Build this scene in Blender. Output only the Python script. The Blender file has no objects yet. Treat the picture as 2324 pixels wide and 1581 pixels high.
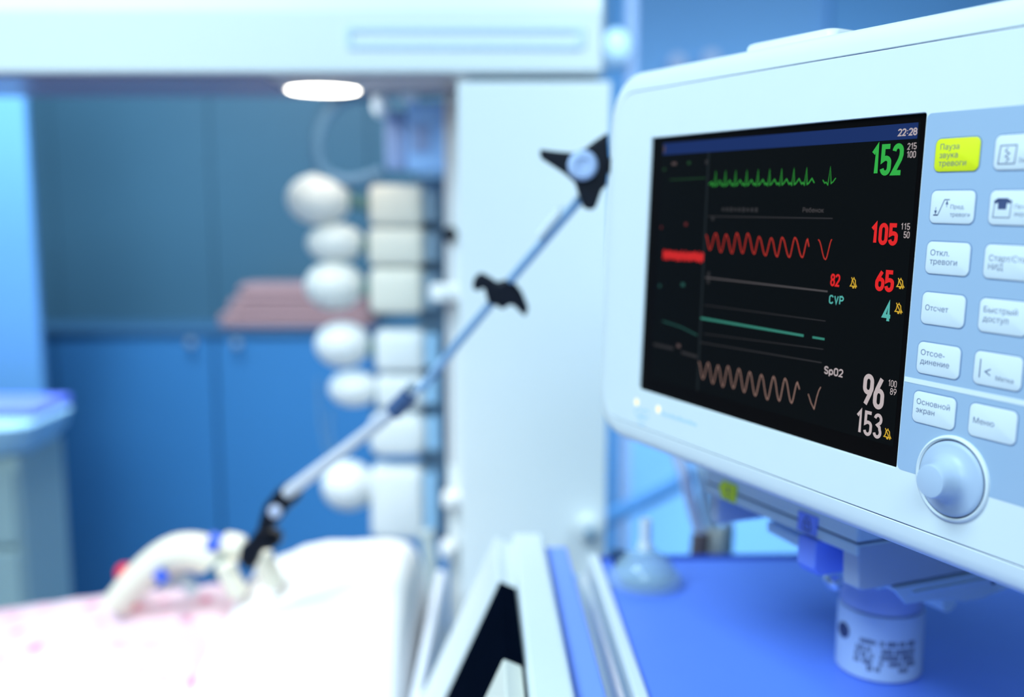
import bpy, math, random
from mathutils import Matrix, Vector
from mathutils.geometry import delaunay_2d_cdt

random.seed(4)
S = bpy.context.scene
COL = S.collection
R = math.radians

# ------------------------------------------------------------------ camera
CAMZ, PITCH, FPX, IW, IH = 1.35, R(7.8), 2267.0, 2324, 1581
cam_d = bpy.data.cameras.new('camera')
cam = bpy.data.objects.new('camera', cam_d)
COL.objects.link(cam)
cam.location = (0, 0, CAMZ)
cam.rotation_euler = (R(90) - PITCH, 0, 0)
cam_d.sensor_width = 36.0
cam_d.lens = FPX / IW * 36.0
cam_d.clip_start = 0.02
cam_d.dof.use_dof = True
cam_d.dof.focus_distance = 0.555
cam_d.dof.aperture_fstop = 2.7
S.camera = cam

# ------------------------------------------------------------------ world, lights, exposure
w = bpy.data.worlds.new('room_light')
S.world = w
w.use_nodes = True
bg = w.node_tree.nodes['Background']
bg.inputs[0].default_value = (0.42, 0.74, 1.0, 1)
bg.inputs[1].default_value = 0.17


def area(name, loc, target, size, energy, color, size_y=None):
    d = bpy.data.lights.new(name, 'AREA')
    d.energy = energy
    d.color = color
    d.size = size
    if size_y:
        d.shape = 'RECTANGLE'
        d.size_y = size_y
    o = bpy.data.objects.new(name, d)
    COL.objects.link(o)
    o.location = loc
    o.rotation_euler = (Vector(target) - Vector(loc)).to_track_quat('-Z', 'Y').to_euler()
    return o


COOL = (0.60, 0.85, 1.0)
area('ceiling_or_fill_light', (-1.15, 0.05, 2.95), (0.0, 0.7, 1.2), 1.2, 62, COOL, 0.9)
area('ceiling_or_fill_light', (-0.35, -1.7, 2.8), (0.0, 1.4, 1.2), 1.5, 45, COOL, 0.9)
area('ceiling_or_fill_light', (1.25, 0.9, 2.9), (0.7, 3.2, -0.3), 0.9, 33, COOL, 0.7).data.spread = R(62)  # added washer that brightens the right back wall, no fixture known there
area('ceiling_or_fill_light', (-1.1, 1.95, 2.8), (-1.1, 2.75, 0.0), 1.3, 38, COOL, 0.6).data.spread = R(100)  # added fill for the cabinets and wall at the back left

ex_d = bpy.data.lights.new('bed_fill_light', 'SPOT')  # added unseen warm spot that brightens the bed from the front
ex_d.energy = 72
ex_d.color = (1.0, 0.90, 0.78)
ex_d.spot_size = R(34)
ex_d.spot_blend = 0.7
ex_d.shadow_soft_size = 0.18
ex_o = bpy.data.objects.new('bed_fill_light', ex_d)
COL.objects.link(ex_o)
ex_o.location = (-0.75, 0.15, 2.55)
ex_o.rotation_euler = (Vector((-0.50, 1.22, 0.82)) - Vector(ex_o.location)).to_track_quat('-Z', 'Y').to_euler()

vs = S.view_settings
S.display_settings.display_device = 'sRGB'
vs.view_transform = 'Standard'
vs.look = 'None'
vs.exposure = 0.0
vs.gamma = 1.0
vs.use_curve_mapping = False
S.cycles.use_denoising = True


# ------------------------------------------------------------------ helpers
def lin(r, g, b):
    f = lambda c: (c / 255 / 12.92) if c / 255 <= 0.04045 else ((c / 255 + 0.055) / 1.055) ** 2.4
    return (f(r), f(g), f(b))


def mat(name, col, rough=0.5, metal=0.0, spec=0.4, emit=0.0, trans=0.0, noise=0.03, nscale=40.0, bump=0.0, sss=0.0, ior=1.45):
    m = bpy.data.materials.new(name)
    m.use_nodes = True
    nt = m.node_tree
    b = nt.nodes['Principled BSDF']
    b.inputs['Roughness'].default_value = rough
    b.inputs['Metallic'].default_value = metal
    b.inputs['Specular IOR Level'].default_value = spec
    b.inputs['IOR'].default_value = ior
    b.inputs['Transmission Weight'].default_value = trans
    if emit:
        b.inputs['Base Color'].default_value = (0.01, 0.01, 0.01, 1)
        b.inputs['Emission Color'].default_value = (*col, 1)
        b.inputs['Emission Strength'].default_value = emit
        b.inputs['Specular IOR Level'].default_value = 0.0
        return m
    tc = nt.nodes.new('ShaderNodeTexCoord')
    nz = nt.nodes.new('ShaderNodeTexNoise')
    nz.inputs['Scale'].default_value = nscale
    nz.inputs['Detail'].default_value = 3
    nt.links.new(tc.outputs['Object'], nz.inputs['Vector'])
    mx = nt.nodes.new('ShaderNodeMix')
    mx.data_type = 'RGBA'
    mx.inputs['A'].default_value = (*[c * (1 - noise) for c in col], 1)
    mx.inputs['B'].default_value = (*[min(1, c * (1 + noise)) for c in col], 1)
    nt.links.new(nz.outputs['Fac'], mx.inputs['Factor'])
    nt.links.new(mx.outputs['Result'], b.inputs['Base Color'])
    if bump:
        bp = nt.nodes.new('ShaderNodeBump')
        bp.inputs['Strength'].default_value = bump
        bp.inputs['Distance'].default_value = 0.002
        nt.links.new(nz.outputs['Fac'], bp.inputs['Height'])
        nt.links.new(bp.outputs['Normal'], b.inputs['Normal'])
    return m


class MB:
    """collects vertices and faces; build() links them as one mesh object"""

    def __init__(self, scale=1.0):
        self.v, self.f, self.s = [], [], scale

    def add(self, vs_, fs):
        n = len(self.v)
        self.v += [tuple(Vector(p) * self.s) for p in vs_]
        self.f += [tuple(n + i for i in f) for f in fs]
        return self

    def box(self, a, b, rot=None):
        (x0, y0, z0), (x1, y1, z1) = a, b
        vs_ = [Vector((x, y, z)) for x in (x0, x1) for y in (y0, y1) for z in (z0, z1)]
        if rot:
            c = (Vector(a) + Vector(b)) / 2
            vs_ = [rot @ (p - c) + c for p in vs_]
        return self.add(vs_, [(0, 1, 3, 2), (4, 6, 7, 5), (0, 4, 5, 1), (2, 3, 7, 6), (0, 2, 6, 4), (1, 5, 7, 3)])

    def loft(self, loops, cap0=True, cap1=True, closed=True):
        n = len(loops[0])
        vs_ = [p for l in loops for p in l]
        fs = []
        for k in range(len(loops) - 1):
            for i in range(n if closed else n - 1):
                j = (i + 1) % n
                fs.append((k * n + i, k * n + j, (k + 1) * n + j, (k + 1) * n + i))
        if cap0:
            fs.append(tuple(range(n))[::-1])
        if cap1:
            fs.append(tuple((len(loops) - 1) * n + i for i in range(n)))
        return self.add(vs_, fs)

    def prism(self, poly, h0, h1):
        return self.loft([[(x, y, h0) for x, y in poly], [(x, y, h1) for x, y in poly]])

    def tube(self, pts, rad, seg=14, caps=True):
        pts = [Vector(p) for p in pts]
        rads = rad if isinstance(rad, (list, tuple)) else [rad] * len(pts)
        up = None
        loops = []
        for i, p in enumerate(pts):
            t = (pts[min(i + 1, len(pts) - 1)] - pts[max(i - 1, 0)]).normalized()
            if up is None:
                up = Vector((0, 0, 1)) if abs(t.z) < 0.9 else Vector((1, 0, 0))
            a = (up - t * up.dot(t)).normalized()
            up = a
            b = t.cross(a)
            loops.append([p + (a * math.cos(q) + b * math.sin(q)) * rads[i] for q in [2 * math.pi * k / seg for k in range(seg)]])
        return self.loft(loops, caps, caps)

    def lathe(self, prof, origin=(0, 0, 0), axis=(0, 0, 1), seg=40):
        z = Vector(axis).normalized()
        x = z.orthogonal().normalized()
        y = z.cross(x)
        o = Vector(origin)
        loops = [[o + z * h + (x * math.cos(q) + y * math.sin(q)) * max(r, 1e-5) for q in [2 * math.pi * k / seg for k in range(seg)]] for r, h in prof]
        return self.loft(loops, True, True)

    def ribbon(self, pts, wid, z=0.0, closed=False):
        pts = [Vector((p[0], p[1])) for p in pts]
        n = len(pts)
        L, Rr = [], []
        for i in range(n):
            if closed:
                a, b = pts[i - 1], pts[(i + 1) % n]
                d0, d1 = (pts[i] - a), (b - pts[i])
            else:
                d0 = pts[i] - pts[i - 1] if i else pts[1] - pts[0]
                d1 = pts[i + 1] - pts[i] if i < n - 1 else d0
            d0, d1 = d0.normalized(), d1.normalized()
            n0 = Vector((-d0.y, d0.x))
            n1 = Vector((-d1.y, d1.x))
            m = (n0 + n1)
            m = m.normalized() if m.length > 1e-4 else n0
            k = min(1 / max(m.dot(n0), 0.35), 2.2)
            L.append(pts[i] + m * wid / 2 * k)
            Rr.append(pts[i] - m * wid / 2 * k)
        vs_ = [(p.x, p.y, z) for p in L] + [(p.x, p.y, z) for p in Rr]
        fs = []
        for i in range(n if closed else n - 1):
            j = (i + 1) % n
            fs.append((i, n + i, n + j, j))
        return self.add(vs_, fs)

    def poly(self, pts, z=0.0):
        return self.add([(x, y, z) for x, y in pts], [tuple(range(len(pts)))])

    def build(self, name, m, parent=None, loc=None, smooth=True, bevel=0.0, seg=3, sub=0, world=False):
        me = bpy.data.meshes.new(name)
        me.from_pydata(self.v, [], self.f)
        me.update()
        me.materials.append(m)
        if smooth:
            for p in me.polygons:
                p.use_smooth = True
        o = bpy.data.objects.new(name, me)
        COL.objects.link(o)
        if parent is not None:
            o.parent = parent
            if world:
                o.matrix_parent_inverse = ROOTS[parent.name].inverted()
        if loc:
            o.location = loc
        if bevel:
            md = o.modifiers.new('bevel', 'BEVEL')
            md.width = bevel
            md.segments = seg
            md.limit_method = 'ANGLE'
            md.angle_limit = R(40)
        if sub:
            md = o.modifiers.new('subd', 'SUBSURF')
            md.levels = md.render_levels = sub
        if smooth:
            try:
                me.set_sharp_from_angle(angle=R(38))
            except Exception:
                pass
        if parent is not None:
            ROOTS[o.name] = Matrix()
        return o


ROOTS = {}


def tag(o, label=None, cat=None, group=None, kind=None):
    if label:
        o['label'] = label
    if cat:
        o['category'] = cat
    if group:
        o['group'] = group
    if kind:
        o['kind'] = kind
    return o


def thing(name, loc, label, cat, group=None, M=None):
    o = bpy.data.objects.new(name, None)
    o.empty_display_size = 0.05
    COL.objects.link(o)
    o.matrix_world = M if M is not None else Matrix.Translation(loc)
    ROOTS[o.name] = o.matrix_world.copy()
    return tag(o, label, cat, group)


def sub(name, mb, m, parent, **kw):
    """a part (or sub-part) whose vertices are in world metres"""
    return mb.build(name, m, parent, world=True, **kw)


def struct(name, mb, m, **kw):
    return tag(mb.build(name, m, **kw), kind='structure')


def at(px, py, Y):
    """the point at distance Y in front of the camera seen at a pixel of the 2324x1581 frame"""
    cx, cy = (px - IW / 2) / FPX, (py - IH / 2) / FPX
    d = Vector((cx, math.cos(PITCH) - cy * math.sin(PITCH), -math.sin(PITCH) - cy * math.cos(PITCH)))
    return d * (Y / d.y) + Vector((0, 0, CAMZ))


def mpp(Y):
    return Y * 1.01 / FPX            # metres covered by one pixel at distance Y


def rrect(u0, u1, v0, v1, r, n=8):
    pts = []
    for cx, cy, a in ((u1 - r, v1 - r, 0), (u0 + r, v1 - r, 90), (u0 + r, v0 + r, 180), (u1 - r, v0 + r, 270)):
        for k in range(n + 1):
            q = R(a + 90 * k / n)
            pts.append((cx + r * math.cos(q), cy + r * math.sin(q)))
    return pts


def text_mesh(body, size, mb, x, y, z, align='LEFT', width=None, italic=0.0, spacing=1.0):
    """writes one line of type into mb; (x, y) is the baseline's start"""
    cu = bpy.data.curves.new('type', 'FONT')
    cu.body = body
    cu.size = size
    cu.space_character = spacing
    cu.resolution_u = 3
    cu.fill_mode = 'NONE'
    ob = bpy.data.objects.new('type', cu)
    COL.objects.link(ob)
    dg = bpy.context.evaluated_depsgraph_get()
    dg.update()
    me = bpy.data.meshes.new_from_object(ob.evaluated_get(dg))
    V = [Vector(p.co[:2]) for p in me.vertices]
    E = [tuple(e.vertices) for e in me.edges]
    co, _, tris = delaunay_2d_cdt(V, E, [], 0, 1e-7 * size)[:3]

    def inside(c):
        # even-odd rule against the outlines
        odd = False
        for a, b in E:
            (ax, ay), (bx, by) = V[a], V[b]
            if (ay > c.y) != (by > c.y) and c.x < ax + (c.y - ay) * (bx - ax) / (by - ay):
                odd = not odd
        return odd

    tris = [t for t in tris if inside((co[t[0]] + co[t[1]] + co[t[2]]) / 3)]
    xs = [p.x for p in co]
    x0, x1 = min(xs), max(xs)
    k = (width / (x1 - x0)) if width else 1.0
    off = {'LEFT': 0, 'CENTER': -(x1 - x0) * k / 2, 'RIGHT': -(x1 - x0) * k}[align]
    mb.add([(x + off + (p.x - x0) * k + italic * p.y, y + p.y, z) for p in co], tris)
    bpy.data.objects.remove(ob)
    bpy.data.curves.remove(cu)
    bpy.data.meshes.remove(me)


def arc(cx, cy, rx, ry, a0, a1, n=10):
    return [(cx + rx * math.cos(R(a0 + (a1 - a0) * k / n)), cy + ry * math.sin(R(a0 + (a1 - a0) * k / n))) for k in range(n + 1)]


def glyph(ch, w, h):
    """centre lines of a narrow screen numeral or capital; (points, closed)"""
    r = w / 2
    q = min(r * 1.15, h / 4)
    if ch == '0':
        return [(arc(r, h - q, r, q, 0, 180) + arc(r, q, r, q, 180, 360), True)]
    if ch == '1':
        return [([(w * 0.05, h * 0.76), (w * 0.72, h), (w * 0.72, 0)], False)]
    if ch == '2':
        return [(arc(r, h - q, r, q, 175, 0) + [(w, h * 0.66), (w * 0.86, h * 0.5), (w * 0.02, 0.0), (w * 1.05, 0.0)], False)]
    if ch == '3':
        return [(arc(r, h - q, r, q, 170, -40) + [(w * 0.45, h * 0.54), (w * 0.8, h * 0.46)] + arc(r, q, r, q, 40, -170), False)]
    if ch == '4':
        return [([(w * 0.75, 0), (w * 0.75, h), (0, h * 0.27), (w * 1.1, h * 0.27)], False)]
    if ch == '5':
        return [([(w * 0.98, h), (w * 0.06, h), (w * 0.06, h * 0.5)] + arc(r, h * 0.41, r, h * 0.15, 130, 0) + arc(r, q, r, q, 0, -170), False)]
    if ch == '6':
        return [(arc(r, h * 0.4, r, h * 0.17, 0, 180)[::-1] + [], False), (arc(r, h * 0.4, r, h * 0.17, 0, 180) + arc(r, q, r, q, 180, 360), True), ([(w * 0.78, h), (w * 0.2, h * 0.6), (0, h * 0.4)], False)]
    if ch == '8':
        t = h * 0.235
        return [(arc(r, h - t, r * 0.92, t, 0, 360, 20)[:-1], True), (arc(r, h * 0.27, r, h * 0.27, 0, 360, 20)[:-1], True)]
    if ch == '9':
        return [([(w - x, h - y) for x, y in p], c) for p, c in glyph('6', w, h)]
    if ch == ':':
        return [([(r, h * 0.22), (r, h * 0.36)], False), ([(r, h * 0.64), (r, h * 0.78)], False)]
    if ch == '.':
        return [([(r, 0), (r, h * 0.1)], False)]
    if ch == 'C':
        return [(arc(r, h - q, r, q, 10, 180) + arc(r, q, r, q, 180, 350), False)]
    if ch == 'V':
        return [([(0, h), (r, 0), (w, h)], False)]
    if ch == 'P':
        return [([(0, 0), (0, h), (w * 0.5, h)] + arc(w * 0.5, h * 0.74, w * 0.5, h * 0.26, 90, -90) + [(0, h * 0.48)], False)]
    if ch == 'S':
        return [(arc(r, h - q, r, q, 10, 230) + arc(r, q, r, q, 50, -170), False)]
    if ch == 'p':
        return [([(0, -h * 0.3), (0, h * 0.68)], False), (arc(r, h * 0.34, r, h * 0.34, 0, 360, 16)[:-1], True)]
    if ch == 'O':
        return glyph('0', w, h)
    return []


def numerals(body, box, mb, z, stroke, gap=0.35):
    u0, v0, u1, v1 = box
    units = sum({':': 0.35, '.': 0.4, '1': 0.75}.get(c, 1.0) for c in body)
    n = len(body)
    cw = (u1 - u0 - stroke) / (units + gap * (n - 1) * 1.0)
    x = u0 + stroke / 2
    for c in body:
        k = {':': 0.35, '.': 0.4, '1': 0.75}.get(c, 1.0)
        for pts, closed in glyph(c, cw * k, v1 - v0 - stroke):
            mb.ribbon([(x + px_, v0 + stroke / 2 + py_) for px_, py_ in pts], stroke, z, closed)
        x += cw * (k + gap)


def spline(P3, n=6):
    out = []
    for i in range(len(P3) - 1):
        a, b2, c2, d_ = P3[max(i - 1, 0)], P3[i], P3[i + 1], P3[min(i + 2, len(P3) - 1)]
        for k in range(n):
            u = k / n
            out.append(0.5 * ((2 * b2) + (c2 - a) * u + (2 * a - 5 * b2 + 4 * c2 - d_) * u * u + (3 * b2 - a - 3 * c2 + d_) * u ** 3))
    return out + [P3[-1]]


def bell(box, mb, z, t=0.55):
    u0, v0, u1, v1 = box
    W_, H_ = u1 - u0, v1 - v0
    P = lambda a, b: (u0 + a * W_, v0 + b * H_)
    mb.ribbon([P(0.02, 0.2), P(0.2, 0.42), P(0.25, 0.72), P(0.5, 0.9), P(0.75, 0.72), P(0.8, 0.42), P(0.98, 0.2)], t, z, True)
    mb.ribbon([P(0.12, 0.97), P(0.9, 0.03)], t, z)
    mb.ribbon([P(0.5, 0.9), P(0.5, 1.0)], t, z)
    mb.ribbon([P(0.36, 0.08), P(0.64, 0.08)], t * 1.4, z)


# ------------------------------------------------------------------ materials
WHITE = mat('white_enamel', (0.80, 0.82, 0.82), 0.42, spec=0.35, noise=0.01)
WHITE2 = mat('pale_shell_plastic', (0.78, 0.80, 0.80), 0.45, spec=0.3, noise=0.015)
CREAM = mat('cream_plastic', (0.80, 0.76, 0.66), 0.5, noise=0.03)
PANEL = mat('blue_grey_keypad_film', (0.37, 0.475, 0.62), 0.5, spec=0.25, noise=0.015)
GROOVE = mat('groove_shadow_plastic', (0.10, 0.15, 0.24), 0.6)
KEYEDGE = mat('key_edge_film', (0.17, 0.25, 0.42), 0.55)
KEY = mat('white_key_film', (0.76, 0.78, 0.80), 0.45, noise=0.01)
YELLOW = mat('yellow_key_film', (0.80, 0.80, 0.012), 0.45, noise=0.02)
INK = mat('dark_blue_print', (0.06, 0.08, 0.18), 0.6)
KNOB = mat('grey_knob_plastic', (0.47, 0.55, 0.68), 0.38, spec=0.4, noise=0.01)
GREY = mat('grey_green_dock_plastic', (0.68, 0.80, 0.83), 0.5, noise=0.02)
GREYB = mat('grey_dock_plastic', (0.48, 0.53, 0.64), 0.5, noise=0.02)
BLUE = mat('blue_lever_plastic', (0.22, 0.33, 0.98), 0.45, noise=0.04)
BLUEL = mat('blue_label_film', (0.23, 0.34, 0.98), 0.5)
YELLOWL = mat('yellow_green_label_film', (0.82, 0.93, 0.03), 0.5)
STEEL = mat('bright_steel', (0.72, 0.78, 0.85), 0.28, metal=0.85, noise=0.04)
STEEL2 = mat('satin_aluminium', (0.70, 0.76, 0.84), 0.42, metal=0.6, noise=0.03)
TRAY = mat('blue_tray_laminate', (0.135, 0.265, 0.90), 0.42, spec=0.45, noise=0.04, nscale=12)
STRIP = mat('blue_side_trim', (0.22, 0.36, 0.95), 0.5, noise=0.02)
BLACK = mat('black_plastic', (0.006, 0.007, 0.014), 0.45, spec=0.3, noise=0.2)
BLACKGL = mat('black_glass', (0.002, 0.004, 0.010), 1.0, spec=0.0, noise=0.2)
GLASS = mat('clear_plastic', (0.60, 0.80, 0.90), 0.10, spec=0.9, noise=0.01)
GLASS.node_tree.nodes['Principled BSDF'].inputs['Alpha'].default_value = 0.24
HAZE = mat('translucent_hose_plastic', (0.62, 0.72, 0.82), 0.3, trans=0.35, ior=1.2)
LILAC = mat('lilac_hose_plastic', (0.50, 0.55, 0.74), 0.4)
BROWN = mat('brown_connector', (0.12, 0.09, 0.10), 0.5)
TEAL = mat('dark_teal_gloss_panel', (0.050, 0.116, 0.172), 0.34, spec=0.5, noise=0.05, nscale=3)
NAVY = mat('navy_gloss_cabinet', (0.043, 0.165, 0.36), 0.35, spec=0.4, noise=0.05, nscale=3)
WALLB = mat('light_blue_wall_paint', (0.205, 0.41, 0.72), 0.7, noise=0.02, nscale=6)
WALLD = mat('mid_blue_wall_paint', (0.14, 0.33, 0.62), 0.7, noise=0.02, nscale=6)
PALEB = mat('pale_blue_panel', (0.33, 0.56, 0.78), 0.55, noise=0.02)
VIOLET = mat('violet_blue_band', (0.18, 0.22, 0.88), 0.5)
GREENW = mat('grey_green_drawer', (0.42, 0.52, 0.52), 0.55)
PINKB = mat('dusty_pink_reflection', (0.36, 0.19, 0.19), 0.9, noise=0.1)
FLOORM = mat('blue_grey_floor', (0.10, 0.20, 0.33), 0.35, noise=0.1, nscale=8)
LINEN = mat('white_linen', (0.88, 0.87, 0.86), 0.9, noise=0.03, bump=0.3, nscale=60)
BEIGE = mat('beige_corrugated_hose', (0.86, 0.79, 0.66), 0.5, noise=0.03)
REDP = mat('red_cap_plastic', (0.80, 0.03, 0.06), 0.4)
BLUEC = mat('blue_connector_plastic', (0.06, 0.14, 0.72), 0.4)
DEVB = mat('sky_blue_device', (0.28, 0.53, 0.95), 0.45, noise=0.05, nscale=20)
DEVD = mat('slate_blue_device', (0.24, 0.36, 0.66), 0.45)
SLATE = mat('slate_grey_back', (0.22, 0.32, 0.42), 0.55)
GREEND = mat('dark_green_gap', (0.10, 0.20, 0.20), 0.6)
MAUVE = mat('mauve_reflection_underside', (0.30, 0.24, 0.36), 0.25, spec=0.6)  # reflected pink of the bedding is put into this colour
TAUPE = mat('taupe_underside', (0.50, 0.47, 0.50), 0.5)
LAMP = mat('warm_lamp_diffuser', (1.0, 0.93, 0.80), emit=14.0)
LED = mat('pale_yellow_led', (1.0, 0.97, 0.60), emit=1.25)
SCREEN = mat('dark_display', (0.0042, 0.0042, 0.0042), 0.45, spec=0.04, noise=0.02)
SCREENB = mat('display_black_margin', (0.003, 0.002, 0.002), 0.4, spec=0.06, noise=0.02)


def glow(name, r, g, b, k=1.0):
    return mat(name, tuple(c * k for c in lin(r, g, b)), emit=1.0)


G_GREEN = glow('green_pixels', 45, 172, 66)
G_TRACE = glow('green_trace_pixels', 44, 150, 52)
G_RED = glow('red_pixels', 222, 28, 28)
G_REDT = glow('red_trace_pixels', 196, 48, 36)
G_CYAN = glow('cyan_pixels', 82, 176, 168)
G_CYANT = glow('cyan_trace_pixels', 50, 128, 112)
G_WHITE = glow('white_pixels', 188, 176, 178)
G_PLETH = glow('pinkish_trace_pixels', 150, 118, 108)
G_GREY = glow('grey_pixels', 74, 70, 72)
G_DIM = glow('dim_grey_pixels', 40, 38, 40)
G_BAR = glow('navy_bar_pixels', 14, 40, 98)
G_AMBER = glow('amber_pixels', 206, 166, 44)
G_LG = glow('faint_green_pixels', 24, 62, 30)
G_LR = glow('faint_red_pixels', 88, 26, 28)
G_LC = glow('faint_cyan_pixels', 26, 72, 66)
G_LP = glow('faint_pink_pixels', 80, 66, 66)
G_DIMT = glow('dim_teal_pixels', 15, 21, 25)


def floral():
    m = bpy.data.materials.new('pink_floral_cotton')
    m.use_nodes = True
    nt = m.node_tree
    b = nt.nodes['Principled BSDF']
    b.inputs['Roughness'].default_value = 0.9
    tc = nt.nodes.new('ShaderNodeTexCoord')
    v = nt.nodes.new('ShaderNodeTexVoronoi')
    v.inputs['Scale'].default_value = 24
    nz = nt.nodes.new('ShaderNodeTexNoise')
    nz.inputs['Scale'].default_value = 22
    nt.links.new(tc.outputs['Object'], v.inputs['Vector'])
    nt.links.new(tc.outputs['Object'], nz.inputs['Vector'])
    ad = nt.nodes.new('ShaderNodeMath')
    ad.operation = 'MULTIPLY_ADD'
    ad.inputs[1].default_value = 0.7
    nt.links.new(nz.outputs['Fac'], ad.inputs[0])
    nt.links.new(v.outputs['Distance'], ad.inputs[2])
    r = nt.nodes.new('ShaderNodeValToRGB')
    e = r.color_ramp.elements
    e[0].position, e[0].color = 0.38, (0.75, 0.10, 0.30, 1)
    e[1].position, e[1].color = 0.72, (0.88, 0.66, 0.74, 1)
    x = r.color_ramp.elements.new(0.52)
    x.color = (0.88, 0.50, 0.60, 1)
    nt.links.new(ad.outputs[0], r.inputs['Fac'])
    nt.links.new(r.outputs['Color'], b.inputs['Base Color'])
    return m


FLORAL = floral()

# ------------------------------------------------------------------ setting
struct('floor', MB().box((-3.2, -2.5, -0.05), (3.2, 3.35, 0.0)), FLOORM, smooth=False)
struct('wall_back', MB().box((-3.2, 3.2, 0.0), (3.2, 3.3, 2.9)), WALLB, smooth=False)
# darker painted return at the right of the back wall
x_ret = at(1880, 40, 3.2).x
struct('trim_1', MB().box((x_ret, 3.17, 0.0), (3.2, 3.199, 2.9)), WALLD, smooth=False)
# glossy teal facing of the left half of the back wall, in tall sheets with seams
xs0, xs1 = -3.0, at(1345, 400, 3.15).x
tp = MB()
for a, b in ((xs0, at(120, 400, 3.15).x), (at(121.5, 400, 3.15).x, at(478, 400, 3.15).x), (at(480, 400, 3.15).x, at(838, 400, 3.15).x), (at(840, 400, 3.15).x, xs1)):
    tp.box((a, 3.15, 0.0), (b, 3.199, 2.7))
struct('trim_2', tp, TEAL, smooth=False, bevel=0.002)

# navy base cabinets along the wall, one thing per unit
zc = 1.008
cab_edges = [-2.6, at(120, 800, 2.9).x, at(487, 800, 2.9).x, at(850, 800, 2.9).x, at(1240, 800, 2.9).x]
cab_labels = ['navy base cabinet at the left end, behind the drawer cart', 'navy base cabinet with a round knob at its top right corner', 'navy base cabinet with a round knob at its top left corner', 'navy base cabinet behind the column of cream pumps']
for k in range(4):
    a, b = cab_edges[k], cab_edges[k + 1]
    t = thing('base_cabinet', ((a + b) / 2, 3.0, 0), cab_labels[k], 'cabinet', 'navy cabinets along the back wall')
    sub('body', MB().box((a + 0.003, 2.92, 0.08), (b - 0.003, 3.148, zc - 0.014)), NAVY, t, smooth=False)
    d = sub('door', MB().box((a + 0.004, 2.9, 0.09), (b - 0.004, 2.919, zc - 0.018)), NAVY, t, smooth=False, bevel=0.003)
    if k == 1:
        kp = at(437, 776, 2.9)
    elif k == 2:
        kp = at(540, 778, 2.9)
    else:
        kp = Vector((b - 0.07, 2.9, 0.93))
    sub('knob', MB().lathe([(0.004, 0), (0.004, 0.012), (0.012, 0.016), (0.011, 0.024), (0.0, 0.027)], (kp.x, 2.9, kp.z), (0, -1, 0), 20), STEEL, d)
wt = MB().box((-2.6, 2.89, zc - 0.0135), (cab_edges[-1], 3.148, zc)).build('worktop', mat('deep_navy_worktop', (0.030, 0.095, 0.19), 0.5), smooth=False, bevel=0.004)
tag(wt, 'dark navy worktop running over the base cabinets', 'worktop')

# pinkish stack on the worktop, added in place of a reflection on the wall
cl = MB()
p0, p1 = at(505, 765, 2.98), at(850, 765, 2.98)
for k in range(3):
    zz = zc + 0.001 + k * 0.042
    cl.loft([[(x, y, zz + dz) for x, y in rrect(p0.x + 0.03 * k + i, p1.x - 0.01 * k - i, 2.93 + i, 3.1 - i, 0.03)] for dz, i in ((0, 0.008), (0.008, 0), (0.032, 0), (0.041, 0.008))])
tag(cl.build('pink_reflection', PINKB), 'dusty pink stack standing in for a reflection on the back wall', 'reflection stand-in')

# light-blue wall fittings seen right of the column, below the monitor
def wallbar(name, pts, rad, m, label, cat):
    o = MB().tube(pts, rad, 16).build(name, m)
    return tag(o, label, cat)


HOSEB = mat('mid_blue_hose', (0.075, 0.21, 0.45), 0.55)
TRUNK = mat('deep_sky_trunking', (0.075, 0.22, 0.45), 0.6)
a_, b_ = at(1386, 985, 2.3), at(1408, 1150, 2.3)
t = thing('service_trunking', (at(1394, 1100, 2.6).x, 2.63, 0), 'blue vertical service trunking just right of the white column', 'trunking')
sub('channel', MB().box((at(1376, 1100, 2.6).x, 2.6, 0.0), (at(1412, 1100, 2.6).x, 2.66, 1.95)), TRUNK, t, smooth=False, bevel=0.004)
sub('cover', MB().box((at(1379, 1100, 2.6).x, 2.594, 0.05), (at(1392, 1100, 2.6).x, 2.599, 1.9)), TRUNK, t, smooth=False)
hp = [at(1347, 1192, 1.615), at(1430, 1150, 1.9), at(1500, 1118, 1.9), at(1570, 1078, 1.9), at(1640, 1010, 1.9), at(1690, 900, 1.9), at(1700, 700, 2.1), at(1725, 620, 3.19)]
wallbar('supply_hose', hp, 0.016, HOSEB, 'blue supply hose slanting up behind the monitor from the white column', 'hose')

# ------------------------------------------------------------------ patient monitor (local axes: u right, v up, n out of the screen; millimetres)
RW = Matrix(((0.4424, 0.0332, -0.8962), (-0.8967, 0.0022, -0.4426), (-0.0127, 0.9994, 0.0307)))
TW = Vector((0.1572, 0.6471, 1.3077))
mm = lambda: MB(0.001)


def frame_at(u, v, n):
    o = TW + RW @ (Vector((u, v, n)) / 1000)
    M = RW.to_4x4()
    M.translation = o
    return M, Vector((-u, -v, -n)) / 1000


M_, L_ = frame_at(28, -141, -60)
mon = thing('patient_monitor', None, 'large white patient monitor with a dark waveform screen and a column of keys', 'monitor', M=M_)


def mpart(name, mb, m, parent=None, **kw):
    return mb.build(name, m, parent or mon, loc=L_ if parent is None else None, **kw)


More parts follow.
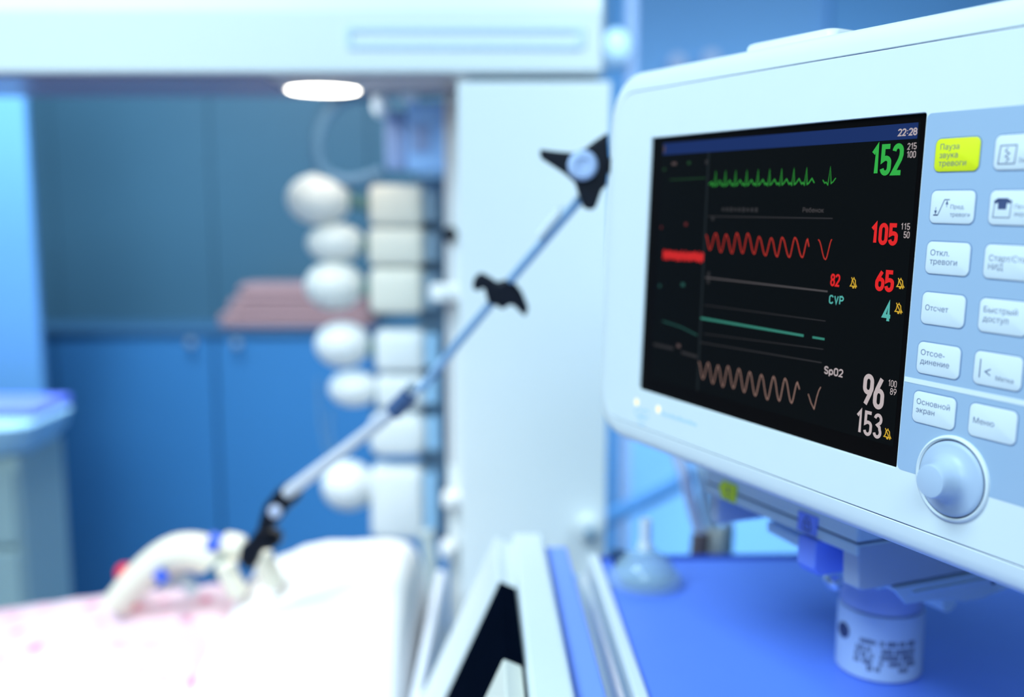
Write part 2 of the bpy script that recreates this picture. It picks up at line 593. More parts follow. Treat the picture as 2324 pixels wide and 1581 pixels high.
SU0, SU1, SV0, SV1, SR = -175, 232, -124, 131, 20
off = lambda o, z, n=8: [(x, y, z) for x, y in rrect(SU0 - o, SU1 + o, SV0 - o, SV1 + o, SR + o, n)]
inn = lambda o, z, n=8: [(x, y, z) for x, y in rrect(-127 - o, 127 + o, -95.25 - o, 95.25 + o, 1.5 + max(o, 0), n)]
bz = mm()
bz.loft([off(0, -4), off(0, -0.5), off(-0.4, 0), inn(0.3, 0), inn(0, -0.5), inn(0, -2.4)], False, False)
mpart('front_bezel', bz, WHITE2)
hs = mm()
hs.loft([off(-1.5, -4), off(0.55, -4), off(0.55, -0.7), off(1.0, -0.35), off(6, -0.9), off(10.5, -1.9), off(13.4, -3.6), off(15.4, -6.8), off(16.3, -11.5), off(16.5, -18), off(16.5, -52), off(15.2, -54), off(14, -58), off(11, -85), off(2, -108), off(-6, -112)], False, True)
mpart('housing', hs, WHITE2)
sm_ = mm()
sm_.loft([off(0.02, -0.75), off(0.54, -0.75)], False, False)
mpart('bezel_seam', sm_, INK)
# raised alarm bar and a rounded cap on the top of the housing
ab = mm()
ab.loft([[(x, v, -27 + z) for x, z in rrect(-42 + i, 40 - i, -14 + i, 14 - i, 6)] for v, i in ((145, 0), (150.2, 0), (152.0, 0.9), (153.0, 2.8))])
mpart('alarm_bar', ab, WHITE)
rc = mm()
rc.lathe([(9, 0), (9, 2), (8, 5.5), (5, 8), (0.2, 9)], (-92, 142, -70), (0, 1, 0), 24)
mpart('round_cap', rc, PALEB)

scr = mm().box((-127, -95.25, -4), (127, 95.25, -2.0))
screen = mpart('screen', scr, SCREENB, smooth=False)
da = mm().box((-114, -84.5, -2.0), (122.2, 91, -1.9))
mpart('display_area', da, SCREEN, screen, smooth=False)
Z = -1.8


def spart(name, mb, m, label=None):
    o = mb.build(name, m, screen, smooth=False)
    if label:
        o['label'] = label
    return o


spart('status_bar', mm().poly([(-113.5, 82.3), (120.6, 82.3), (120.6, 90.7), (-113.5, 90.7)], Z), G_BAR)


def readout(name, body, box, st, gap, m, label):
    b = mm()
    numerals(body, box, b, Z + 0.1, st, gap)
    spart(name, b, m, label)


readout('clock_readout', '22:28', (107.3, 84.1, 120.4, 88.1), 0.72, 0.42, G_WHITE, 'time 22:28')
readout('heart_rate_readout', '152', (89.6, 63.3, 112.4, 80.4), 2.75, 0.62, G_GREEN, 'green heart rate 152')
for body, box, gp in (('215', (114.6, 76.7, 120.7, 80.2), 0.5), ('100', (114.6, 72.3, 120.7, 75.9), 0.5), ('115', (114.8, 34.1, 120.9, 37.7), 0.6), ('50', (117.1, 29.7, 121.1, 33.3), 0.5), ('100', (115.1, -51.8, 121.1, -48.0), 0.5), ('89', (116.9, -56.2, 121.3, -52.4), 0.5)):
    readout('limit_readout', body, box, 0.42, gp, G_WHITE, 'small alarm limit ' + body)
readout('systolic_readout', '105', (93.6, 25.3, 113.2, 37.5), 2.3, 0.62, G_RED, 'red 105')
readout('diastolic_readout', '65', (99.9, -0.2, 113.3, 11.9), 2.3, 0.55, G_RED, 'red 65')
readout('mean_pressure_readout', '82', (65.5, -0.3, 73.2, 7.1), 1.15, 0.5, G_RED, 'red 82')
readout('venous_pressure_name', 'CVP', (65.6, -10.7, 77.3, -5.4), 0.85, 0.55, G_CYAN, 'CVP')
readout('venous_pressure_readout', '4', (106.8, -17.2, 113.2, -5.3), 2.1, 0.4, G_CYAN, 'cyan 4')
readout('oxygen_name', 'SpO2', (66.0, -52.6, 81.2, -47.8), 0.8, 0.5, G_WHITE, 'SpO2')
readout('oxygen_readout', '96', (97.2, -66.0, 113.1, -47.2), 2.7, 0.55, G_WHITE, 'white 96')
readout('pulse_readout', '153', (93.9, -82.5, 113.3, -68.2), 1.9, 0.62, G_WHITE, 'white 153')
for bx in ((81.4, -0.3, 86.3, 6.2), (115.3, 2.2, 120.3, 8.2), (115.5, -11.4, 120.5, -5.3), (115.2, -81.3, 120.2, -75.2)):
    b = mm()
    bell(bx, b, Z + 0.1, 0.62)
    spart('alarm_bell_icon', b, G_AMBER)


def smooth_wave(ex, n=8):
    """joins alternating extremes with cosine arcs"""
    pts = []
    for (x0, y0), (x1, y1) in zip(ex, ex[1:]):
        for k in range(n):
            q = k / n
            pts.append((x0 + (x1 - x0) * q, y0 + (y1 - y0) * (1 - math.cos(math.pi * q)) / 2))
    return pts + [ex[-1]]


b = mm()
peaks = [-49.2, -38.6, -27.9, -16.5, -5.4, 5.7, 16.8, 27.9, 39.0]
e = [(-56, 60.2), (-53, 62.0)]
for p in peaks:
    e += [(p - 3.6, 59.4), (p - 2.4, 60.4), (p - 1.2, 58.9), (p, 68.9), (p + 1.1, 59.2), (p + 2.6, 60.0), (p + 5.0, 62.7)]
e += [(46.2, 60.0)]
b.ribbon(e, 0.75, Z + 0.1)
b.ribbon([(53.2, 61.6), (54.9, 59.7), (56.0, 60.3), (57.6, 58.7), (58.7, 69.2), (60.1, 59.5), (61.6, 60.4), (63.6, 62.6)], 0.6, Z + 0.1)
spart('heart_waveform', b, G_TRACE, 'green heart trace')
cre = [(-56.2, 25.5), (-45.4, 27.0), (-34.1, 26.6), (-23.0, 27.9), (-11.9, 28.0), (-0.5, 26.3), (11.3, 25.9), (21.3, 26.6), (32.8, 26.9), (44.0, 26.4)]
tro = [(-50.7, 15.6), (-38.4, 14.6), (-26.5, 14.4), (-15.6, 15.0), (-4.0, 15.1), (7.0, 14.6), (18.0, 14.5), (29.2, 14.7), (40.6, 15.2)]
ex = []
for k, c in enumerate(cre):
    ex.append(c)
    if k < len(tro):
        ex.append(tro[k])
b = mm()
b.ribbon(smooth_wave(ex) + [(45.6, 22.0)], 0.72, Z + 0.1)
b.ribbon(smooth_wave([(53.0, 26.4), (60.2, 15.0), (64.2, 27.0)]), 0.62, Z + 0.1)
spart('pressure_waveform', b, G_REDT, 'red pressure trace')
b = mm()
b.ribbon([(-56.6, -32.5), (46.6, -32.2)], 1.5, Z + 0.1)
b.ribbon([(54.2, -32.2), (64.3, -32.1)], 1.35, Z + 0.1)
spart('venous_trace', b, G_CYANT, 'flat cyan trace')
plc = [(-56.0, -63.3), (-45.2, -62.6), (-34.1, -62.8), (-23.5, -61.7), (-12.0, -61.7), (-0.9, -62.1), (10.6, -62.1), (22.3, -61.4), (32.9, -60.9), (44.1, -61.5)]
plt = [(-49.9, -74.7), (-38.6, -76.0), (-27.5, -76.5), (-16.3, -75.6), (-5.0, -76.3), (6.2, -76.7), (18.0, -77.1), (29.1, -75.9), (40.3, -75.2)]
ex = []
for k, c in enumerate(plc):
    ex.append(c)
    if k < len(plt):
        ex.append(plt[k])
b = mm()
b.ribbon(smooth_wave(ex, 6) + [(46.4, -65.5)], 0.75, Z + 0.1)
b.ribbon([(54.2, -67.0), (57.1, -72.0), (60.0, -75.2), (61.6, -67.4), (62.8, -63.4), (64.2, -61.0)], 0.62, Z + 0.1)
spart('oxygen_waveform', b, G_PLETH, 'pinkish oxygen trace')
b = mm()
b.ribbon([(-54.0, -3.8), (63.8, -3.7)], 1.0, Z + 0.05)
text_mesh('Ребенок', 3.9, b, 38.0, 42.5, Z + 0.05, width=17.8)
spart('grey_lettering', b, G_GREY)
b = mm()
for p, q, t_ in (((-54.7, 38.4), (63.5, 39.2), 0.8), ((-53.4, -23.0), (64.1, -21.3), 0.6), ((-51.6, -43.0), (63.9, -38.2), 0.6), ((-55.8, -49.6), (63.4, -46.4), 0.8), ((-112.5, -58.4), (-87, -58.4), 2.2), ((-77, -59.6), (-58, -60.3), 2.2)):
    b.ribbon([p, q], t_, Z + 0.05)
for cx, cy in ((-49.5, 37.2), (-50.5, -1.2), (-50.5, -6.2), (-60.3, 75.6)):
    b.ribbon([(cx - 1.4, cy), (cx + 1.4, cy)], 3.2, Z + 0.06)
for k in range(9):
    b.ribbon([(-40.4 + 4.25 * k, 43.4), (-37.4 + 4.25 * k, 43.4)], 2.2 + (k % 3) * 0.4, Z + 0.06)
spart('grid_line', b, G_DIM)
b = mm()
b.ribbon([(-58.4, 82.3), (-55.5, -84)], 2.4, Z + 0.03)
spart('trend_divider', b, G_DIMT)
b = mm()
random.seed(8)
band = [(-105.9 + k * 1.2, 9.8 + random.uniform(-0.9, 0.9)) for k in range(41)]
for x, y in band:
    b.ribbon([(x, y - 2.6 - random.random()), (x, y + 2.4 + random.random())], 1.3, Z + 0.06)
spart('pressure_trend', b, glow('deep_red_pixels', 200, 30, 30), 'red trend band')
for nm, pts_, wd, m_ in (('heart_trend', [(-103, 64.1), (-60.6, 64.7)], 0.7, G_LG), ('trend_mark', [(-82.4, 75.6), (-78.8, 75.6)], 2.2, G_LG), ('trend_mark', [(-112, 71.5), (-109, 72.0)], 1.8, G_LG),
                         ('trend_mark', [(-82, 32.4), (-78.4, 32.4)], 2.4, G_LR), ('trend_mark', [(-111.6, 29.4), (-109.4, 29.4)], 2.0, G_LR),
                         ('venous_trend', [(-102.5, -39.7), (-90, -40.6), (-79, -41.5), (-59.4, -45.0)], 1.1, G_LC), ('trend_mark', [(-82, -10.8), (-77.6, -10.8)], 2.8, G_LC), ('trend_mark', [(-110, -13.9), (-107, -13.9)], 2.2, G_LC),
                         ('trend_mark', [(-101.4, 75.6), (-95.6, 75.6)], 2.0, G_LP), ('trend_mark', [(-83, -55.4), (-78.6, -55.4)], 2.6, G_LP), ('bar_mark', [(-112.9, 86.5), (-110.9, 86.5)], 5, G_LP)):
    b = mm()
    b.ribbon(pts_, wd, Z + 0.06)
    spart(nm, b, m_)

# keypad
kp = mm()
pts = rrect(127.7, 214, -95.2, 94.6, 3)
kp.loft([[(x, y, -0.2) for x, y in pts], [(x, y, 0.12) for x, y in pts]], False, True)
pad = mpart('keypad_or_reflection', kp, PANEL, smooth=False)
mpart('divider_strip', mm().box((127.7, -46.9, 0.1), (214, -44.2, 0.3)), WHITE, smooth=False)
rows = [64.2, 37.9, 11.8, -14.6, -40.9, -67.3]


def key(u, v, m, write):
    w_, h_ = 27.4, 17.1
    b_ = mm()
    q = lambda i, z: [(x, y, z) for x, y in rrect(u + i, u + w_ - i, v + i, v + h_ - i, 3.4 - min(i, 1.0), 6)]
    b_.loft([q(0.25, 0.15), q(0.25, 0.55), q(0.7, 0.75)], False, True)
    k_ = mpart('key', b_, m)
    e_ = mm()
    e_.loft([q(-0.35, 0.14), q(-0.35, 0.2), q(0.3, 0.2)], False, False)
    e_.build('key_surround', KEYEDGE, k_)
    t_ = mm()
    write(t_, 0.78)
    t_.build('key_legend', INK, k_, smooth=False)


def lines(*ls):
    def f(b_, z):
        for s_, x, y, wd, sz in ls:
            text_mesh(s_, sz, b_, x, y, z, width=wd)
    return f


def k_limits(b_, z):
    b_.ribbon([(137.6, 42.3), (140.4, 42.3), (144.0, 50.2), (147.2, 50.2)], 0.5, z)
    b_.ribbon([(137.6, 42.3), (140.4, 42.3)], 0.7, z)
    b_.ribbon([(138.9, 46.4), (138.9, 44)], 0.3, z)
    b_.poly([(138.0, 44.6), (138.9, 42.6), (139.8, 44.6)], z)
    b_.ribbon([(145.6, 46.4), (145.6, 48)], 0.3, z)
    b_.poly([(144.7, 47.8), (146.5, 47.8), (145.6, 49.9)], z)
    lines(('Пред.', 148.0, 45.6, 8.4, 2.9), ('тревоги', 148.0, 41.7, 11.9, 2.9))(b_, z)


def k_record(b_, z):
    b_.ribbon([(173.2, 67.3), (182.2, 67.3), (182.8, 76), (174.0, 76)], 0.55, z, True)
    b_.ribbon([(178, 75), (176.8, 73.4), (179.2, 72.2), (176.9, 70.8), (179, 69.6), (177.4, 68)], 0.5, z)
    text_mesh('Запись', 2.9, b_, 184.2, 67.8, z, width=10.5)


def k_print(b_, z):
    b_.ribbon([(173.2, 41.7), (182.4, 41.7), (182.9, 49.8), (173.7, 49.8)], 0.45, z, True)
    b_.poly([(172.9, 49.4), (175.2, 51.0), (180.6, 51.0), (182.9, 49.4), (181.6, 48.2), (180.4, 48.9), (180.2, 45.6), (175.6, 45.6), (175.4, 48.9), (174.2, 48.2)], z)
    lines(('Печать', 184.6, 46.0, 10.5, 2.8), ('экрана', 184.6, 42.6, 10.5, 2.8))(b_, z)


def k_mark(b_, z):
    b_.ribbon([(174.3, -37.2), (174.3, -27.8)], 0.6, z)
    b_.ribbon([(180.4, -32.2), (177.4, -33.8), (180.4, -35.4)], 0.6, z)
    text_mesh('Метка', 3.1, b_, 183.6, -37.2, z, width=9.8)


legends1 = [lines(('Пауза', 138.4, 75.5, 11.6, 4.1), ('звука', 138.3, 71.3, 11.2, 4.1), ('тревоги', 138.2, 67.2, 16.7, 4.1)),
            k_limits,
            lines(('Откл.', 138.0, 21.5, 11.8, 4.2), ('тревоги', 138.0, 17.0, 17.0, 4.2)),
            lines(('Отсчет', 137.8, -7.2, 14.5, 4.1)),
            lines(('Отсое-', 137.5, -30.9, 15.2, 4.1), ('динение', 137.6, -35.6, 18.4, 4.1)),
            lines(('Основной', 137.6, -57.2, 21.2, 4.1), ('экран', 137.6, -61.7, 12.0, 4.1))]
legends2 = [k_record, k_print,
            lines(('Старт/Стоп', 173.4, 20.6, 22.5, 4.1), ('НИД', 173.4, 16.4, 8.2, 4.1)),
            lines(('Быстрый', 173.2, -4.6, 18.8, 4.1), ('доступ', 173.2, -9.2, 14.2, 4.1)),
            k_mark,
            lines(('Меню', 173.3, -60.3, 12.0, 4.1))]
for k, v in enumerate(rows):
    key(135.0, v, YELLOW if k == 0 else KEY, legends1[k])
    key(170.3, v, KEY, legends2[k])

# rotary knob with its raised ring
kb = mm()
kb.lathe([(20.3, 0.0), (20.3, 1.0), (21.2, 1.9), (22.2, 1.3), (22.5, 0.0)], (163.6, -91.8, 0), (0, 0, 1), 64)
mpart('knob_ring', kb, WHITE2)
kb = mm().lathe([(20.2, 0.2), (20.2, 0.3), (0, 0.3)], (163.6, -91.8, 0), (0, 0, 1), 48)
mpart('knob_gap', kb, INK)
kb = mm().lathe([(19.5, 0.4), (19.5, 1.6), (19.0, 2.2), (17.5, 2.6), (14, 3.5), (11.6, 5.0), (10.1, 7.2), (9.3, 10), (8.8, 13), (8.65, 15.7), (8.2, 16.4), (7.3, 16.7), (0, 16.8)], (163.6, -91.8, 0), (0, 0, 1), 64)
mpart('rotary_knob', kb, KNOB)
for u in (-128.7, -99.4):
    mpart('indicator_light', mm().lathe([(3.0, -0.2), (3.0, 0.15), (0, 0.25)], (u, -105.8, 0), (0, 0, 1), 20), LED)
em = mm()
for cx, cy in ((-125.5, -113), (-115.5, -112.6), (-120.5, -119)):
    em.ribbon(arc(cx, cy, 4.3, 3.0, 20, 340, 16), 1.2, 0.1)
PRINT = mat('pale_print', (0.50, 0.68, 0.84), 0.5)
mpart('emblem', em, PRINT, smooth=False)
em = mm()
for k in range(14):
    hh_ = (3.2, 2.2, 2.3, 2.2, 3.0, 2.2, 2.2)[k % 7]
    em.ribbon([(-94.6 + 3.1 * k, -109.2 + hh_ / 2), (-92.3 + 3.1 * k, -109.2 + hh_ / 2)], hh_, 0.1)
mpart('name_lettering', em, PRINT, smooth=False)

# ------------------------------------------------------------------ docking station under the monitor
MD, LD = frame_at(-45, -212, -140)
dock = thing('docking_station', None, 'grey docking station under the white monitor with a blue release lever', 'dock', M=MD)


def dpart(name, mb, m, parent=None, **kw):
    return mb.build(name, m, parent or dock, loc=LD if parent is None else None, **kw)


dpart('upper_shell', mm().box((-128, -175.2, -215), (38, -142.0, -70)), GREY, smooth=False, bevel=0.0025)
dpart('front_lip', mm().box((-128, -183.5, -120), (38.6, -176.0, -69.5)), GREY, smooth=False, bevel=0.001)
eb = mm()
eb.loft([[(u, v, z) for v, z in ((-176, -70), (-207, -73), (-209, -78), (-209, -215), (-176, -215))] for u in (24, 38.8)])
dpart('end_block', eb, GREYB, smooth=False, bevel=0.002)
dpart('seam', mm().box((-127, -176.1, -214), (37.4, -175.1, -71.2)), INK, smooth=False)
br = mm()
br.loft([[(u, v + dv, n_) for n_, dv in ((-108, -4.5), (-108, 4), (-122, 4), (-122, -4.5))] for u, v in ((-94, -206.5), (24, -213.5))])
dpart('cross_brace', br, GREY, smooth=False, bevel=0.001)
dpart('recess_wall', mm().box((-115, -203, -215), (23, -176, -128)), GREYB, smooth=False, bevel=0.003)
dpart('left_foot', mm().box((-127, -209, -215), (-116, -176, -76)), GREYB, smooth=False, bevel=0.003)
lv = mm()
lv.loft([[(u, v, z) for v, z in ((-184, -66), (-204, -66), (-209.5, -71), (-209.5, -92), (-204, -118), (-184, -118))] for u in (-13.5, 4.5)])
dpart('release_lever', lv, BLUE, smooth=False, bevel=0.0012)
yl = dpart('yellow_label', mm().prism([(-109.5, -174), (-104, -168.4), (-87.5, -168.4), (-87.5, -182.6), (-104, -182.6)], -70.2, -69.0), YELLOWL, smooth=False)
b = mm()
b.ribbon([(-97.2, -177.0), (-97.2, -171.4)], 1.5, -68.9)
b.ribbon([(-97.2, -180.8), (-97.2, -178.9)], 1.5, -68.9)
b.build('warning_mark', INK, yl, smooth=False)
bl = dpart('blue_label', mm().box((-18.4, -182.2, -70.2), (0.8, -168.2, -69.0)), BLUEL, smooth=False)
b = mm()
b.ribbon(rrect(-12.4, -5.4, -179.8, -174.4, 1.0, 3), 0.9, -68.9, True)
b.ribbon([(-11.2, -174.4), (-11.2, -172.6)] + arc(-8.9, -172.4, 2.3, 2.0, 180, 0, 8) + [(-6.6, -174.4)], 0.9, -68.9)
b.ribbon([(-8.9, -178.4), (-8.9, -176)], 1.2, -68.9)
b.build('padlock_icon', INK, bl, smooth=False)
pr = mm()
side = [(-104, -210.5), (-118, -223.5), (-146, -224.5), (-160, -227), (-178, -230.5), (-196, -230.5), (-226, -226), (-246, -217), (-252, -210.5)]
pr.loft([[(u, v, z) for z, v in side] for u in (38.5, 40.5)])
pr.box((6, -213, -250), (39, -210.2, -106))
pr.box((38, -216.5, -236), (42.0, -215.0, -122))
rail_ = dpart('mounting_rail', pr, mat('pale_rail_metal', (0.56, 0.70, 0.88), 0.4), smooth=False, bevel=0.0006)
dpart('rail_screw', mm().lathe([(2.4, 0), (2.4, 0.5), (0, 0.6)], (40.5, -219, -206), (1, 0, 0), 16), INK, rail_)

# ------------------------------------------------------------------ post that carries the dock, standing on the tray
TRZ = 0.990
PX, PY = 0.2925, 0.757
post = thing('mounting_post', (PX, PY, TRZ), 'round grey post with printed text standing on the blue tray', 'post')
sub('base_cylinder', MB().lathe([(0.0305, 0), (0.0325, 0.0015), (0.0325, 0.050), (0.0318, 0.0522), (0.0285, 0.0526), (0.0, 0.0526)], (PX, PY, TRZ + 0.0005), seg=64), mat('post_grey_enamel', (0.58, 0.70, 0.90), 0.45), post)
sub('groove_ring', MB().lathe([(0.0300, 0.0524), (0.0300, 0.0545), (0.0, 0.0545)], (PX, PY, TRZ), seg=48), mat('groove_slate', (0.16, 0.24, 0.34), 0.5), post)
sub('swivel_collar', MB().lathe([(0.0312, 0.0545), (0.0312, 0.062), (0.0290, 0.0705), (0.0286, 0.104), (0.0, 0.104)], (PX, PY, TRZ), seg=64), mat('collar_lilac_grey', (0.46, 0.52, 0.80), 0.42), post)
pt = MB()
random.seed(3)
ROWS = [(0.0325, [(-0.95, -0.50), (-0.40, -0.28), (-0.22, 0.05), (0.10, 0.30), (0.36, 0.62)]), (0.0265, [(-1.05, -0.80), (-0.76, -0.62), (-0.35, -0.05), (0.0, 0.62)]), (0.0215, [(-1.08, -0.95), (-0.90, -0.74), (-0.66, -0.55), (-0.38, 0.15), (0.2, 0.6)]), (0.0165, [(-1.1, -0.92), (-0.86, -0.58), (-0.40, -0.30), (-0.16, 0.25), (0.32, 0.66)]), (0.0115, [(-0.72, -0.56), (-0.5, -0.36), (0.12, 0.42)])]
fx = math.atan2(-PX, PY)          # bearing of the side that faces the room
for h, spans in ROWS:
    for a, c in spans:
        a, c = a * 0.86, c * 0.86
        n_ = max(2, int((c - a) / 0.05))
        for k in range(n_):
            q0, q1 = a + (c - a) * k / n_ + 0.006, a + (c - a) * (k + 1) / n_ - 0.008
            hh = 0.0016 + random.random() * 0.0007
            P = lambda q, z: (PX + 0.03262 * math.sin(q + 0.0), PY - 0.03262 * math.cos(q + 0.0), TRZ + z)
            pt.add([P(q0, h - hh), P(q1, h - hh), P(q1, h + hh), P(q0, h + hh)], [(0, 1, 2, 3)])
sub('printed_text', pt, INK, post, smooth=False)
sub('side_screw', MB().lathe([(0.0062, 0), (0.0062, 0.0014), (0.004, 0.0018), (0.0035, 0.0006), (0, 0.0006)], (PX - 0.0310, PY - 0.0085, TRZ + 0.0345), (-0.96, -0.26, 0), 20), INK, post)
c0 = TW + RW @ (Vector((-30, -236, -180)) / 1000)
ch = TW + RW @ (Vector((23, -238, -184)) / 1000)
axis = (ch - c0).normalized()
Lh = (ch - c0).length
sub('clamp_handle', MB().lathe([(0.0085, 0), (0.0085, Lh - 0.001), (0.0078, Lh), (0, Lh)], c0, axis, 32), GREY, post)
sc = at(1890, 1326, 0.715)
st = MB().lathe([(0.0042, 0), (0.0042, 0.010), (0.0075, 0.011), (0.0075, 0.016), (0.005, 0.019), (0, 0.0195)], sc + Vector((0.012, 0.004, 0.010)), (-0.80, -0.2, -0.56), 20)
sub('clamp_screw', st, STEEL, post)

# ------------------------------------------------------------------ equipment trolley with the blue tray
OT = Vector((0.0905, 1.0, 0.0))
MT = Matrix.Translation(OT) @ Matrix.Rotation(R(2.0), 4, 'Z')
tro_ = thing('equipment_trolley', None, 'white equipment trolley with a blue tray top carrying the monitor post', 'trolley', M=MT)
Y0, Y1 = -0.78, 0.0
tp_ = MB().box((0.0, Y0, TRZ - 0.02), (0.425, Y1, TRZ)).build('tray_top', TRAY, tro_, smooth=False)
for x0_, x1_ in ((-0.0105, 0.0), (0.425, 0.437)):
    MB().box((x0_, Y0, TRZ - 0.03), (x1_, Y1 + 0.004, TRZ + 0.0065)).build('tray_rim', WHITE, tro_, smooth=False, bevel=0.002)
MB().box((0.0, Y1, TRZ - 0.03), (0.425, Y1 + 0.006, TRZ + 0.0035)).build('rear_edge_shade', mat('shaded_blue_edge', (0.03, 0.075, 0.40), 0.5), tro_, smooth=False)  # lip coloured darker for the monitor's shade along the far edge
ch_ = MB()
ch_.loft([[(x, y, z) for x, z in ((-0.034, TRZ - 0.03), (-0.0108, TRZ - 0.03), (-0.0108, TRZ - 0.004), (-0.0135, TRZ - 0.012), (-0.022, TRZ - 0.016), (-0.030, TRZ - 0.010), (-0.034, TRZ + 0.004))] for y in (Y0, Y1)])
ch_.build('side_channel', STEEL, tro_, smooth=True)
MB().box((-0.058, Y0, TRZ - 0.03), (-0.0345, Y1 - 0.006, TRZ + 0.018)).build('blue_trim', STRIP, tro_, smooth=False, bevel=0.002)
MB().box((-0.090, Y0, TRZ - 0.04), (-0.0585, Y1 + 0.004, TRZ + 0.030)).build('side_rail', WHITE, tro_, smooth=False, bevel=0.004)
MB().box((-0.050, Y0, 0.16), (0.43, Y1 - 0.02, TRZ - 0.042)).build('cabinet_body', WHITE2, tro_, smooth=False, bevel=0.006)
for x in (-0.05, 0.40):
    for y in (Y0 + 0.05, Y1 - 0.07):
        cb = MB()
        cb.tube([(x, y, 0.16), (x, y, 0.09)], 0.012)
        cb.lathe([(0.02, -0.014), (0.045, -0.012), (0.045, 0.012), (0.02, 0.014)], (x, y, 0.046), (1, 0, 0), 24)
        cb.build('castor', BLACK, tro_)

# dark corner knob at the far left of the tray
ck = at(1408, 1252, 1.02)
kn = MB().lathe([(0.006, 0), (0.006, 0.008), (0.0095, 0.010), (0.009, 0.015), (0, 0.016)], (OT.x + 0.019, 1.0 - 0.014, TRZ + 0.0002), seg=20).build('tray_knob', mat('deep_navy_plastic', (0.02, 0.06, 0.14), 0.5))
tag(kn, 'small dark knob at the far left corner of the blue tray', 'knob')

# ------------------------------------------------------------------ slanted side panel left of the trolley (white frame, black glass, cream slab for the reflection in the glass)
A = at(1124, 1216, 1.003)
Bq = at(955, 1581, 1.003)
d2 = (Bq - A)
d1 = Vector((math.sin(R(2.0)), -math.cos(R(2.0)), 0))
nrm = d1.cross(d2).normalized()
if nrm.z < 0:
    nrm = -nrm
sp = thing('side_display', A + d2 * 1.08, 'tilted panel with a white frame and black glass on the side of the trolley', 'panel')


def slab(s0, s1, t0, t1, th, lift=0.0):
    """s runs along the rail towards the room, t down the slope"""
    q = [A + d1 * s + d2 * t for s, t in ((s0, t0), (s1, t0), (s1, t1), (s0, t1))]
    return MB().loft([[p + nrm * (lift - th) for p in q], [p + nrm * lift for p in q]])


sub('frame', slab(0.0, 0.126, 0.0, 1.08, 0.02), WHITE, sp, smooth=False, bevel=0.002)
sub('display_glass', slab(0.1265, 0.285, 0.0, 1.08, 0.016, -0.002), BLACKGL, sp, smooth=False)
sub('keypad_or_reflection', slab(0.2855, 0.60, 0.0, 1.08, 0.016, -0.001), CREAM, sp, smooth=False, bevel=0.002)  # cream slab stands in for the bed reflected in the glass

# ------------------------------------------------------------------ clear breathing mask on the tray
mc = Vector((0, 0, 0))
mp_ = at(1463, 1318, 0.93)
mc = Vector((mp_.x, mp_.y, TRZ + 0.0006))
mask = thing('breathing_mask', mc, 'clear plastic breathing mask standing dome up on the blue tray', 'mask')
sub('cushion', MB().lathe([(0.027, 0), (0.034, 0.001), (0.0362, 0.006), (0.0345, 0.0115), (0.030, 0.0135), (0.027, 0.012), (0.0255, 0.006)], mc, seg=48), GLASS, mask)
sub('dome', MB().lathe([(0.0305, 0.0136), (0.0275, 0.022), (0.020, 0.030), (0.0105, 0.0355), (0.0085, 0.038), (0.0075, 0.038), (0.010, 0.0345), (0.019, 0.0285), (0.0262, 0.021), (0.029, 0.0136)], mc, seg=48), GLASS, mask)
sub('connector', MB().lathe([(0.0072, 0.034), (0.0072, 0.042), (0.0058, 0.043), (0.0056, 0.066), (0.0048, 0.066), (0.0050, 0.034)], mc, seg=32), WHITE2, mask)

# ------------------------------------------------------------------ cables hanging behind the trolley
cables = [([(1548, 1000), (1555, 1080), (1572, 1150), (1590, 1215)], 0.0068, LILAC, BROWN, 'lilac cable with a brown connector, leftmost of those behind the monitor'),
          ([(1600, 1000), (1598, 1090), (1604, 1150), (1622, 1205)], 0.0078, HAZE, CREAM, 'pale cable with a cream connector hanging behind the dock'),
          ([(1640, 1020), (1648, 1100), (1652, 1160), (1652, 1200)], 0.0050, LILAC, SLATE, 'thin lilac cable with a slate connector behind the dock')]
for k, (pp, r_, m1, m2, lab) in enumerate(cables):
    yy = 1.075 + 0.03 * k
    P3 = [at(x, y, yy) for x, y in pp]
    t = thing('hanging_cable', P3[-1], lab, 'cable')
    sub('cord', MB().tube(spline([TW + RW @ (Vector((-105 + 30 * k, -88, -121.5)) / 1000)] + P3), r_, 14), m1, t)
    e0 = P3[-1]
    sub('connector', MB().lathe([(r_ * 1.3, 0.004), (r_ * 1.5, -0.002), (r_ * 1.5, -0.030), (r_ * 1.1, -0.034), (r_ * 1.1, -0.075), (0, -0.076)], e0, (0.05, 0, 1), 20), m2, t)

# ------------------------------------------------------------------ overhead supply beam with its lamp, and the white column below it
YB = 1.40
zb0 = at(500, 166, YB).z            # underside of the beam
zb1 = at(500, 24, YB).z             # where the face rounds over
xb1 = at(1366, 80, YB).x
beam = thing('supply_beam', (xb1 - 0.6, YB + 0.13, zb0), 'long white overhead supply beam with a recessed grip and a lit lamp', 'beam')
bp_ = [(YB, zb0 + 0.003), (YB + 0.003, zb0), (YB + 0.26, zb0), (YB + 0.263, zb0 + 0.003), (YB + 0.263, zb1 + 0.03), (YB + 0.235, zb1 + 0.055), (YB + 0.05, zb1 + 0.055), (YB + 0.018, zb1 + 0.036), (YB + 0.004, zb1 + 0.010), (YB, zb1)]
sub('housing', MB().loft([[(x, y, z) for y, z in bp_] for x in (-1.5, xb1)]), WHITE, beam, smooth=False, bevel=0.002)
sub('end_cap', MB().loft([[(x, YB + 0.1315 + (y - YB - 0.1315) * k, (zb0 + zb1) / 2 + 0.02 + (z - (zb0 + zb1) / 2 - 0.02) * k) for y, z in bp_] for x, k in ((xb1 + 0.0005, 0.985), (xb1 + 0.004, 0.95))]), WHITE2, beam, smooth=False)
g0, g1 = at(783, 112, YB), at(1328, 58, YB)
gr = MB()
